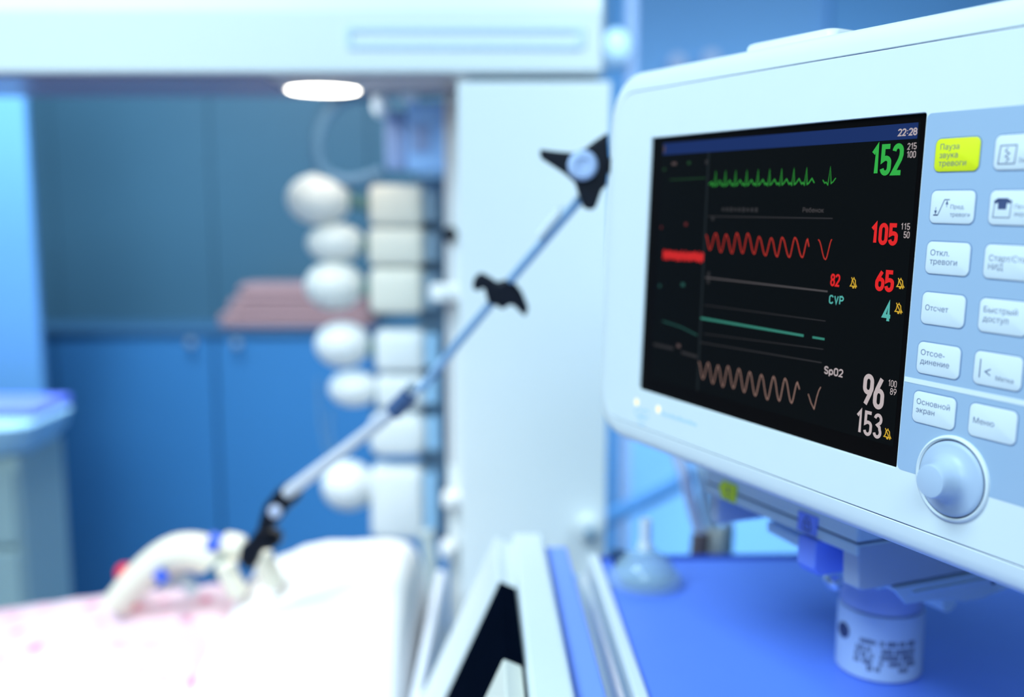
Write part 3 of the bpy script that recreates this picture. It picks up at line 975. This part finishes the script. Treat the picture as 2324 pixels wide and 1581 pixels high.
gr.loft([[(x, YB - 0.0005, z) for x, z in rrect(g0.x, g1.x, g0.z, g1.z, 0.007, 6)], [(x, YB - 0.003, z) for x, z in rrect(g0.x + 0.001, g1.x - 0.001, g0.z + 0.001, g1.z - 0.001, 0.006, 6)], [(x, YB - 0.003, z) for x, z in rrect(g0.x + 0.009, g1.x - 0.009, g0.z + 0.008, g1.z - 0.008, 0.004, 6)], [(x, YB - 0.0006, z) for x, z in rrect(g0.x + 0.010, g1.x - 0.010, g0.z + 0.009, g1.z - 0.009, 0.003, 6)]], False, False)
sub('recessed_grip', gr, mat('pale_sky_trim', (0.64, 0.75, 0.85), 0.5), beam)
lf = at(724, 186, YB)
xl0 = at(640, 186, 1.5).x
xl1 = at(806, 186, 1.5).x
sub('reflection_panel', MB().box((-1.4, YB + 0.012, zb0 - 0.004), (at(612, 190, 1.45).x, YB + 0.25, zb0 - 0.0005)), MAUVE, beam, smooth=False)  # mauve sheet in place of the reflection under the beam
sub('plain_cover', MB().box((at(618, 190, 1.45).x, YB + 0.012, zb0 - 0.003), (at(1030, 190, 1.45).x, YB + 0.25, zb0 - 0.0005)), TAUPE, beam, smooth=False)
lc = ((xl0 + xl1) / 2, 1.535, zb0 - 0.003)
lr = (xl1 - xl0) / 2
lamp_ = sub('lamp_ring', MB().lathe([(lr + 0.004, 0), (lr + 0.004, -0.003), (lr, -0.004), (lr, 0)], lc, seg=40), WHITE2, beam)
sub('lamp_diffuser', MB().lathe([(lr - 0.0005, -0.001), (lr - 0.002, -0.005), (0, -0.006)], lc, seg=40), LAMP, lamp_)
ld = bpy.data.lights.new('beam_lamp_light', 'SPOT')
ld.energy = 10
ld.color = (1.0, 0.88, 0.74)
ld.spot_size = R(92)
ld.spot_blend = 0.8
ld.shadow_soft_size = 0.05
lo = bpy.data.objects.new('beam_lamp_light', ld)
COL.objects.link(lo)
lo.location = (lc[0], lc[1] - 0.005, zb0 - 0.02)
lo.rotation_euler = (R(-26), R(6), 0)

xc0, xc1 = at(1040, 500, YB).x, at(1381, 700, YB).x
zc1 = at(1200, 184, YB).z
colm = thing('supply_column', ((xc0 + xc1) / 2, YB + 0.12, 0), 'broad white supply column standing below the end of the beam', 'column')
sub('front_panel', MB().box((xc0, YB, 0.06), (xc1, YB + 0.012, zc1)), WHITE, colm, smooth=False, bevel=0.003)
sub('body', MB().box((xc0 + 0.004, YB + 0.0125, 0.02), (xc1 - 0.004, YB + 0.22, zc1 - 0.004)), WHITE2, colm, smooth=False, bevel=0.003)
sub('neck', MB().box((xc0 + 0.014, YB + 0.03, zc1 - 0.004), (xc1 - 0.014, YB + 0.20, zb0 - 0.0005)), PANEL, colm, smooth=False)
sub('plinth', MB().box((xc0 - 0.02, YB - 0.02, 0.001), (xc1 + 0.02, YB + 0.24, 0.05)), PALEB, colm, smooth=False, bevel=0.004)

# small fittings on the lower right of the column
f_ = at(1338, 1208, 1.36)
ft = thing('outlet_valve', f_, 'small pale valve with a grey green button on the lower right of the column', 'valve')
sub('body', MB().lathe([(0.012, 0), (0.018, 0.004), (0.018, 0.026), (0.014, 0.0305)], (f_.x, YB - 0.0005, f_.z), (0, -1, 0), 24), WHITE2, ft)
sub('button', MB().lathe([(0.0085, 0), (0.0085, 0.006), (0.006, 0.008), (0, 0.0082)], (f_.x + 0.002, YB - 0.031, f_.z - 0.004), (0, -1, 0), 20), SLATE, ft)

# ------------------------------------------------------------------ equipment rail left of the column, with clamps and a stack of pumps
YR = 1.56
xr0, xr1 = at(1012, 700, YR).x, at(1048, 700, YR).x
rail = thing('equipment_rail', ((xr0 + xr1) / 2, YR, 0), 'narrow white vertical equipment rail left of the broad column', 'rail')
sub('profile', MB().box((xr0, YR, 0.002), (xr1, YR + 0.03, zb0 - 0.006)), WHITE, rail, smooth=False, bevel=0.003)
sub('slot', MB().box((xr0 + 0.003, YR - 0.0012, 0.95), (xr0 + 0.010, YR - 0.0002, at(1020, 200, YR).z)), TAUPE, rail, smooth=False)
sub('lock_button', MB().lathe([(0.0115, 0), (0.0115, 0.010), (0, 0.012)], at(1021, 531, YR) + Vector((0, -0.0015, 0)), (0, -1, 0), 20), BLACK, rail)
for (x, y, hw, hh, lab) in ((1013, 664, 36, 18, 'white rail clamp beside the black arm joint, highest of the three'), (1030, 1134, 26, 16, 'white rail clamp low on the equipment rail, middle of the three'), (1018, 1247, 18, 17, 'white rail clamp near the hanging grey hose, lowest of the three')):
    c = at(x, y, YR - 0.03)
    k_ = mpp(YR)
    t = thing('rail_clamp', (c.x, YR, c.z), lab, 'clamp', 'white clamps on the equipment rail')
    b_ = MB().loft([[(px_, YR - 0.040 + d, pz_) for px_, pz_ in rrect(c.x - hw * k_ + i, c.x + hw * k_ - i, c.z - hh * k_ + i, c.z + hh * k_ - i, 0.006)] for d, i in ((0, 0.003), (0.004, 0), (0.030, 0), (0.034, 0.003))])
    sub('jaw', b_, LINEN, t)
    sub('screw', MB().lathe([(0.005, 0), (0.005, 0.006), (0, 0.007)], (c.x + 0.004, YR - 0.0405, c.z), (0, -1, 0), 16), STEEL, t)

YP = 1.62
rk = MB().box((at(946, 600, YP + 0.06).x, YP + 0.062, 0.78), (at(1026, 600, YP + 0.06).x, YP + 0.085, at(980, 395, YP + 0.06).z)).build('pump_rack', SLATE, smooth=False, bevel=0.003)
tag(rk, 'slate blue rack plate behind the stack of cream pumps', 'rack')
# (ball centre, ball half size, block box) in frame pixels at the pumps' distance
PUMPS = [((716, 452, 74, 58), (838, 957, 420, 512), CREAM, 'topmost cream pump of the stack, with the largest round knob'),
         ((754, 552, 66, 45), (836, 960, 519, 603), CREAM, 'second cream pump from the top, with a flattened knob'),
         ((752, 651, 68, 56), (838, 958, 610, 712), CREAM, 'third cream pump from the top, beside the pink reflection stand-in'),
         ((771, 787, 64, 53), (850, 962, 752, 846), WHITE2, 'white pump just below the middle of the stack'),
         ((796, 888, 58, 43), (852, 962, 853, 930), WHITE2, 'white pump behind the bend of the holding arm'),
         (None, (836, 966, 940, 1038), WHITE2, 'white rounded pump without a knob, under the holding arm'),
         ((784, 1112, 62, 60), (838, 962, 1060, 1232), WHITE2, 'lowest and tallest pump of the stack, knob apart on the left')]
for ball, (bx0, bx1, by0, by1), mt_, lab in PUMPS:
    k_ = mpp(YP)
    cx, cy = (bx0 + bx1) / 2, (by0 + by1) / 2
    c = at(cx, cy, YP)
    hw, hh = (bx1 - bx0) / 2 * k_, (by1 - by0) / 2 * k_
    t = thing('infusion_pump', (c.x, YP + 0.03, c.z - hh), lab, 'pump', 'pumps stacked beside the column')
    rr_ = min(hw, hh) * (0.60 if ball is None else 0.32)
    sub('body', MB().loft([[(px_, YP + d, pz_) for px_, pz_ in rrect(c.x - hw + i, c.x + hw - i, c.z - hh + i, c.z + hh - i, rr_)] for d, i in ((0, 0.010), (0.003, 0.004), (0.010, 0), (0.056, 0), (0.061, 0.003))]), mt_, t)
    sub('side_plate', MB().box((c.x + hw + 0.0005, YP + 0.012, c.z - hh * 0.8), (c.x + hw + 0.022, YP + 0.058, c.z + hh * 0.8)), SLATE if mt_ is CREAM else PALEB, t, smooth=False, bevel=0.003)
    if ball:
        bcx, bcy, rx, ry = ball
        q = at(bcx, bcy, YP)
        n_ = sub('neck', MB().tube([(c.x - hw + 0.004, YP + 0.03, c.z), (c.x - hw - 0.012, YP + 0.03, c.z * 0.6 + q.z * 0.4), (q.x + rx * k_ * 0.85, YP + 0.03, q.z)], 0.013, 16), GREEND, t)
        b_ = MB()
        b_.lathe([(ry * k_ * math.sin(a), -rx * k_ * math.cos(a)) for a in [R(4 + 172 * i / 20) for i in range(21)]], (q.x, YP + 0.03, q.z), (1, 0, 0), 32)
        sub('round_knob', b_, mt_ if mt_ is WHITE2 else mat('ivory_knob', (0.78, 0.78, 0.74), 0.5), t)

# blue device with two pale bottles above the pumps, and a looped tube
c = at(950, 312, 1.60)
k_ = mpp(1.60)
t = thing('blue_device', (c.x, 1.63, c.z - 75 * k_), 'sky blue box shaped device above the pumps, under the beam', 'device')
sub('case', MB().box((at(922, 300, 1.6).x, 1.60, at(940, 388, 1.6).z), (at(1010, 300, 1.6).x, 1.66, at(940, 232, 1.6).z)), DEVB, t, smooth=False, bevel=0.004)
sub('side_module', MB().box((at(872, 300, 1.6).x, 1.605, at(940, 384, 1.6).z), (at(920.5, 300, 1.6).x, 1.655, at(940, 252, 1.6).z)), DEVD, t, smooth=False, bevel=0.006)
sub('display', MB().box((at(934, 330, 1.6).x, 1.597, at(940, 345, 1.6).z), (at(975, 300, 1.6).x, 1.5996, at(940, 285, 1.6).z)), DEVD, t, smooth=False)
sub('foot', MB().box((at(950, 330, 1.6).x, 1.61, at(940, 402, 1.6).z), (at(1000, 300, 1.6).x, 1.65, at(940, 388.5, 1.6).z)), PALEB, t, smooth=False)
for (x, y, rx, ry, lab) in ((864, 236, 20, 30, 'pale bottle hanging left of the blue device'), (931, 216, 20, 17, 'small pale bottle on top of the blue device')):
    q = at(x, y, 1.585)
    b_ = MB().lathe([(rx * k_ * math.sin(a) * (1.0 if i < 14 else 0.9), -ry * k_ * math.cos(a)) for i, a in enumerate([R(4 + 172 * i / 20) for i in range(21)])] , q, seg=28)
    bt = thing('drip_bottle', q, lab, 'bottle', 'pale bottles by the blue device')
    sub('bottle', b_, mat('pale_bottle', (0.55, 0.70, 0.86), 0.35), bt)
    sub('neck', MB().lathe([(rx * k_ * 0.35, 0), (rx * k_ * 0.35, 0.010), (0, 0.011)], q + Vector((0, 0, ry * k_ * 0.98)), seg=16), PALEB, bt)
lp = [(872, 222), (830, 216), (780, 226), (740, 262), (722, 315), (724, 365), (745, 398), (790, 412), (835, 404), (868, 392)]
P3 = [at(x, y, 1.64) for x, y in lp]
pts = []
for i in range(len(P3) - 1):
    a, b2, c2, d_ = P3[max(i - 1, 0)], P3[i], P3[i + 1], P3[min(i + 2, len(P3) - 1)]
    for k in range(5):
        u = k / 5
        pts.append(0.5 * ((2 * b2) + (c2 - a) * u + (2 * a - 5 * b2 + 4 * c2 - d_) * u * u + (3 * b2 - a - 3 * c2 + d_) * u ** 3))
tag(MB().tube(pts + [P3[-1]], 0.0115, 14).build('looped_tube', mat('faint_blue_tube', (0.095, 0.21, 0.34), 0.4)), 'dim blue tube looped left of the blue device', 'tube')


# thin infusion lines hanging from the knobs
for pp, lab in (([(722, 860), (726, 940), (738, 1010), (760, 1060)], 'thin faint infusion line hanging left of the pumps'), ([(752, 930), (750, 980), (762, 1030), (786, 1056)], 'thin faint infusion line nearer the pumps, above the lowest knob')):
    tag(MB().tube(spline([at(x, y, 1.66) for x, y in pp]), 0.003, 8).build('infusion_line', mat('faint_line', (0.12, 0.26, 0.45), 0.4)), lab, 'tube')

# grey hose hanging at the foot of the rail
hp = [at(x, y, 1.525) for x, y in ((966, 1205), (976, 1270), (980, 1330), (988, 1390), (994, 1430), (1012, 1475), (1044, 1530), (1064, 1600), (1080, 1900), (1090, 2450))]
tag(MB().tube(spline(hp), 0.0125, 16).build('drain_hose', mat('grey_green_hose', (0.48, 0.55, 0.56), 0.5)), 'grey hose hanging down between the bed and the white column', 'hose')

# ------------------------------------------------------------------ black jointed holding arm between the monitor and the bed


def pxprism(pts, Y, th):
    """a plate of real thickness th whose front face stands at distance Y"""
    f_ = [at(x, y, Y) for x, y in pts]
    return MB().loft([[p for p in f_], [p + Vector((0, th, 0)) for p in f_]])


hub = at(1321, 376, 0.87)
arm = thing('holding_arm', hub, 'long jointed steel holding arm with black wing knobs reaching to the bed', 'arm')
k1 = pxprism([(1225, 338), (1262, 343), (1300, 346), (1328, 336), (1352, 318), (1380, 300), (1384, 360), (1378, 420), (1366, 432), (1352, 472), (1342, 477), (1326, 472), (1316, 446), (1306, 414), (1282, 393), (1228, 358)], 0.865, 0.014)
wk = sub('wing_knob', k1, BLACK, arm, smooth=False, bevel=0.003)
sub('knob_cap', MB().lathe([(0.0128, 0), (0.0128, 0.004), (0.0105, 0.0065), (0.006, 0.0068), (0.0052, 0.0055), (0, 0.0055)], hub + Vector((0, -0.0055, 0)), (0, -1, 0), 32), mat('pale_blue_cap', (0.46, 0.56, 0.80), 0.45), wk)
bk = TW + RW @ (Vector((-184.5, 88, -92)) / 1000)
sub('mount_rod', MB().tube([hub + Vector((0, 0.010, 0)), hub + Vector((0.012, 0.030, 0)), bk + Vector((0.0, 0.012, 0)), bk], 0.007, 14), BLACK, arm)
j2 = at(1136, 668, 0.945)
tube_up = [at(1316, 452, 0.885), at(1240, 540, 0.915), at(1158, 636, 0.94)]
ARMB = mat('blue_grey_rod', (0.33, 0.50, 0.72), 0.38, metal=0.2)
sub('upper_rod', MB().tube(tube_up, 0.0042, 14), ARMB, arm)
sub('rod_highlight', MB().tube([at(1276, 476, 0.897), at(1226, 536, 0.915)], 0.0048, 14), WHITE, arm)  # white strip in place of the highlight along the upper rod
k2 = pxprism([(1072, 656), (1074, 632), (1090, 618), (1112, 630), (1128, 642), (1148, 634), (1166, 640), (1184, 662), (1200, 700), (1192, 720), (1178, 706), (1162, 690), (1150, 696), (1140, 704), (1128, 694), (1110, 692), (1104, 676), (1098, 652), (1084, 662)], 0.945, 0.016)
sub('middle_knob', k2, BLACK, arm, smooth=False, bevel=0.003)
sub('middle_rod', MB().tube([at(1118, 684, 0.955), at(1040, 776, 0.985), at(958, 880, 1.01)], [0.0040, 0.0046, 0.0052], 14), ARMB, arm)
sub('bright_nut', MB().lathe([(0.004, -0.006), (0.0075, -0.004), (0.0075, 0.004), (0.004, 0.006)], at(936, 882, 1.005), (0.6, 0, 0.8), 20), STEEL, arm)
sub('dark_collar', MB().tube([at(930, 896, 1.02), at(893, 934, 1.03)], 0.0092, 18), mat('slate_navy_collar', (0.06, 0.11, 0.24), 0.45), arm)
sub('lower_rod', MB().tube([at(893, 934, 1.03), at(780, 1022, 1.055), at(652, 1118, 1.09)], [0.0062, 0.0070, 0.0078], 18), mat('lilac_grey_rod', (0.62, 0.64, 0.72), 0.32, metal=0.1), arm)
k3 = pxprism([(668, 1104), (650, 1098), (622, 1118), (598, 1148), (588, 1180), (582, 1206), (604, 1212), (628, 1190), (652, 1158), (684, 1128)], 1.085, 0.020)
lj = sub('lower_joint', k3, BLACK, arm, smooth=False, bevel=0.004)
sub('joint_screw', MB().lathe([(0.0075, 0), (0.0075, 0.003), (0.006, 0.004), (0, 0.004)], at(624, 1161, 1.08) + Vector((0, 0.003, 0)), (0, -1, 0), 20), LILAC, lj)
k4 = pxprism([(588, 1196), (606, 1204), (634, 1212), (636, 1236), (612, 1250), (594, 1250), (578, 1288), (560, 1296), (540, 1274), (544, 1246), (566, 1226), (576, 1210)], 1.10, 0.020)
sub('hose_clamp', k4, BLACK, arm, smooth=False, bevel=0.004)

# ------------------------------------------------------------------ bed with its covers and breathing hoses
XB1 = -0.100
bed = thing('hospital_bed', (-0.75, 1.14, 0), 'hospital bed with white linen at the lower left, below the beam lamp', 'bed')
sub('mattress', MB().box((-1.35, 0.86, 0.56), (XB1 - 0.045, 1.445, 0.700)), LINEN, bed, smooth=False, bevel=0.03, seg=4)
sub('bed_frame', MB().box((-1.40, 0.84, 0.46), (XB1 - 0.03, 1.455, 0.555)), WHITE2, bed, smooth=False, bevel=0.01)
sub('footboard', MB().box((XB1 - 0.008, 0.90, 0.44), (XB1 + 0.006, 1.37, at(955, 1300, 1.35).z)), mat('lilac_white_board', (0.74, 0.76, 0.84), 0.5), bed, smooth=False, bevel=0.01)
for x in (-1.3, XB1 - 0.08):
    for y in (0.90, 1.40):
        sub('leg', MB().tube([(x, y, 0.458), (x, y, 0.001)], 0.02), STEEL2, bed)


def interp(tab, x):
    if x <= tab[0][0]:
        return tab[0][1]
    for (x0, z0), (x1, z1) in zip(tab, tab[1:]):
        if x <= x1:
            q = (x - x0) / (x1 - x0)
            q = q * q * (3 - 2 * q) * 0.5 + q * 0.5
            return z0 + (z1 - z0) * q
    return tab[-1][1]


def mound(prof_px, Yr, Yf, Yb, base, amp, seed, nx=70, ny=44):
    """a soft draped cover: its crest follows the outline at distance Yr and it falls to the mattress in front and behind"""
    tab = [(at(x, y, Yr).x, at(x, y, Yr).z) for x, y in prof_px]
    x0, x1 = tab[0][0], tab[-1][0]
    rnd = random.Random(seed)
    ph = [(rnd.uniform(8, 26), rnd.uniform(8, 26), rnd.uniform(0, 6.3), rnd.uniform(0.3, 1)) for _ in range(7)]
    b_ = MB()

    def hfun(x, Y):
        g = (Y - Yr) / ((Yf - Yr) if Y < Yr else (Yb - Yr))
        g = 1 - min(1, abs(g)) ** 2.4
        if not x0 <= x <= x1:
            return base
        wob = sum(a * math.sin(p * x + q * Y + o) for p, q, o, a in ph) * amp * (1 - math.exp(-((Y - Yr) / 0.10) ** 2) * 0.7)
        return base + max(0.004, (interp(tab, x) - base) * g + wob * g)

    loops = []
    for j in range(ny + 1):
        Y = Yf + (Yb - Yf) * j / ny
        row = [(x0 + (x1 - x0) * i / nx, Y, hfun(x0 + (x1 - x0) * i / nx, Y)) for i in range(nx + 1)]
        loops.append(row)
    n = nx + 1
    vs_ = [p for r_ in loops for p in r_]
    fs = [(j * n + i, j * n + i + 1, (j + 1) * n + i + 1, (j + 1) * n + i) for j in range(ny) for i in range(nx)]
    m_ = len(vs_)
    vs_ += [(p[0], p[1], base) for p in vs_]
    edge = [(0, i) for i in range(n)] + [(j, n - 1) for j in range(1, ny + 1)] + [(ny, i) for i in range(n - 2, -1, -1)] + [(j, 0) for j in range(ny - 1, 0, -1)]
    ids = [j * n + i for j, i in edge]
    for a, c_ in zip(ids, ids[1:] + ids[:1]):
        fs.append((c_, a, a + m_, c_ + m_))
    b_.add(vs_, fs)
    return b_, hfun


def on_mound(px, py, hfun, clear, Ya=1.05, Yb=1.34):
    """nearest point along a sight line that rests on the cover"""
    for k in range(60):
        Y = Ya + (Yb - Ya) * k / 59
        p = at(px, py, Y)
        if p.z <= hfun(p.x, Y) + clear:
            break
    return p


pinkc, pink_h = mound([(-330, 1412), (-120, 1408), (0, 1396), (90, 1384), (160, 1370), (262, 1352), (330, 1346), (400, 1344), (470, 1338), (510, 1346), (540, 1362), (556, 1384)], 1.32, 0.90, 1.44, 0.701, 0.006, 5)
tag(pinkc.build('floral_cover', FLORAL), 'pink floral cotton cover over the left part of the bed', 'bed cover')
whitec, white_h = mound([(556, 1330), (575, 1300), (600, 1284), (640, 1270), (690, 1250), (740, 1240), (790, 1239), (840, 1234), (885, 1232), (920, 1238), (940, 1256), (952, 1290), (958, 1330)], 1.30, 0.91, 1.44, 0.702, 0.004, 9)
tag(whitec.build('white_blanket', LINEN), 'bulky white blanket heaped at the right end of the bed', 'blanket')

YH = 1.24
k_ = mpp(YH)
hz = spline([at(x, y, YH) for x, y in ((262, 1372), (300, 1328), (345, 1286), (392, 1258), (438, 1252), (474, 1262), (488, 1274))], 9)
cor = MB()
rads = [k_ * (32 + 12 * min(1, i / (len(hz) * 0.55))) * (1.0 + 0.03 * (i % 2)) for i in range(len(hz))]
rads[-1] *= 0.8
cor.tube(hz, rads, 20)
bh = thing('breathing_hose', hz[0], 'thick beige breathing hose arching over the floral cover', 'hose')
sub('hose', cor, BEIGE, bh)
sub('blue_collar', MB().tube([at(474, 1226, YH - 0.01), at(500, 1236, YH - 0.01)], 0.0125, 18), BLUEC, bh)
sub('white_connector', MB().lathe([(0.008, -0.016), (0.0165, -0.012), (0.0175, 0.0), (0.016, 0.012), (0.008, 0.016)], at(530, 1240, YH - 0.012), (1, 0, -0.2), 24), BEIGE, bh)
sub('dark_strap', MB().tube([at(512, 1262, YH - 0.02), at(498, 1276, YH - 0.035), at(488, 1306, YH - 0.02)], 0.0042, 10), GREEND, bh)
sub('tube_clip', MB().tube([at(356, 1296, YH - 0.03), at(376, 1318, YH - 0.03)], 0.0082, 14), BLUEC, bh)
for (p, lab) in (([(510, 1276), (522, 1310), (545, 1350)], 'beige hose end left of the black clamp, going into the white blanket'), ([(592, 1252), (604, 1284), (626, 1330)], 'beige hose end right of the black clamp, going into the white blanket')):
    yy = min(on_mound(x, y, white_h, 0.017, 1.0, 1.27).y for x, y in p)
    P3 = [at(x, y, yy) for x, y in p]
    t = thing('hose_end', P3[0], lab, 'hose', 'beige hose ends at the clamp')
    sub('hose', MB().tube(spline(P3), [0.0095] + [0.0125 + 0.0006 * (i % 2) for i in range(11)] + [0.0085], 18), BEIGE, t)
    sub('rim', MB().tube([P3[0] * 0.75 + P3[1] * 0.25, P3[0] * 0.65 + P3[1] * 0.35], 0.0136, 18), CREAM, t)
q = at(283, 1299, 1.27)
rcp = MB().lathe([(0.0122 * math.sin(a), -0.0125 * math.cos(a)) for a in [R(4 + 172 * i / 16) for i in range(17)]], q, seg=24)
rt = thing('red_cap', q, 'round red cap beside the beige breathing hose', 'cap')
sub('cap', rcp, REDP, rt)
sub('stem', MB().tube([q + Vector((0, 0, -0.012)), q + Vector((0.01, 0.01, -0.06))], 0.005), REDP, rt)
tg = [at(x, y, 1.25) for x, y in ((372, 1330), (398, 1316), (420, 1318), (440, 1345))]
tag(MB().tube(spline(tg), 0.0085, 14).build('clear_tube', mat('cloudy_tube', (0.55, 0.60, 0.64), 0.3)), 'short cloudy grey tube under the arch of the beige hose', 'tube')

# ------------------------------------------------------------------ far left: pale blue partition and drawer cart
YL = 2.45
xp = at(75, 540, YL).x
pn = thing('partition_panel', (xp - 0.4, YL, 0), 'tall pale blue partition panel at the far left edge', 'partition')
sub('panel', MB().box((xp - 0.8, YL, 0.10), (xp, YL + 0.025, at(30, 150, YL).z + 0.25)), mat('partition_blue', (0.155, 0.345, 0.62), 0.55), pn, smooth=False, bevel=0.006)
sub('foot', MB().box((xp - 0.75, YL - 0.15, 0.001), (xp - 0.69, YL + 0.18, 0.098)), STEEL2, pn, smooth=False)
sub('foot', MB().box((xp - 0.09, YL - 0.15, 0.001), (xp - 0.03, YL + 0.18, 0.098)), STEEL2, pn, smooth=False)
YC = 2.0
zt = at(60, 965, YC).z
ca = thing('drawer_cart', (-1.2, YC + 0.15, 0), 'grey green drawer cart with a pale blue top and violet edge band', 'cart')
xs = at(52, 1200, YC + 0.03).x
sub('body', MB().box((-1.5, YC + 0.03, 0.08), (xs, YC + 0.24, zt - 0.075)), GREENW, ca, smooth=False, bevel=0.006)
tb = MB().loft([[(x, y, z) for x, y in rrect(-1.5, at(112, 980, YC + 0.1).x - i, YC - 0.01 + i, YC + 0.26 - i, 0.06)] for z, i in ((zt - 0.070, 0.03), (zt - 0.040, 0.008), (zt - 0.006, 0.0), (zt, 0.006))])
sub('top', tb, mat('pale_sky_top', (0.46, 0.68, 0.86), 0.45), ca)
sub('violet_band', MB().box((-1.5, YC + 0.06, zt + 0.0005), (at(98, 930, YC + 0.1).x, YC + 0.24, zt + 0.020)), VIOLET, ca, smooth=False, bevel=0.004)
for k in range(4):
    z0 = zt - 0.095 - 0.17 * (k + 1)
    d_ = sub('drawer', MB().box((-1.49, YC + 0.012, z0 + 0.006), (xs - 0.006, YC + 0.029, z0 + 0.164)), GREENW, ca, smooth=False, bevel=0.004)
    sub('handle', MB().box((-1.35, YC - 0.004, z0 + 0.12), (xs - 0.10, YC + 0.0115, z0 + 0.135)), STEEL2, d_, smooth=False, bevel=0.003)
for x in (-1.45, xs - 0.05):
    for y in (YC + 0.07, YC + 0.2):
        sub('castor', MB().lathe([(0.02, -0.012), (0.038, -0.010), (0.038, 0.010), (0.02, 0.012)], (x, y, 0.039), (1, 0, 0), 20), BLACK, ca)

# ------------------------------------------------------------------ drip stand right of the beam's end and two wall knobs
q = at(1432, 60, 2.2)
ds = thing('drip_stand', (q.x, 2.2, 0), 'slim lilac grey drip stand pole right of the beam end', 'stand')
sub('pole', MB().tube([(q.x, 2.2, 0.06), (q.x, 2.2, 2.2)], 0.014, 16), mat('lilac_pole', (0.30, 0.38, 0.58), 0.4), ds)
sub('base', MB().lathe([(0.20, 0.001), (0.20, 0.03), (0.03, 0.06), (0, 0.06)], (q.x, 2.2, 0), seg=32), STEEL2, ds)
h_ = at(1397, 112, 2.17)
sub('hook_block', MB().lathe([(0.030 * math.sin(a), -0.042 * math.cos(a)) for a in [R(4 + 172 * i / 16) for i in range(17)]], h_, seg=24), mat('pale_block', (0.52, 0.66, 0.82), 0.4), ds)
sub('hook_arm', MB().tube([h_, (q.x, 2.2, h_.z)], 0.008, 10), STEEL2, ds)
for (x, y, lab) in ((1540, 133, 'faint lilac wall knob above the monitor, left of the pair'), (1617, 124, 'faint lilac wall knob above the monitor, right of the pair')):
    q = at(x, y + 8, 3.15)
    t = thing('wall_knob', (q.x, 3.2, q.z), lab, 'knob', 'lilac knobs on the light blue wall')
    sub('spindle', MB().lathe([(0.010, 0), (0.010, 0.02)], (q.x, 3.199, q.z), (0, -1, 0), 16), STEEL2, t)
    sub('cap', MB().lathe([(0.02, 0.02), (0.028, 0.026), (0.026, 0.04), (0.012, 0.048), (0, 0.049)], (q.x, 3.199, q.z), (0, -1, 0), 24), LILAC, t)
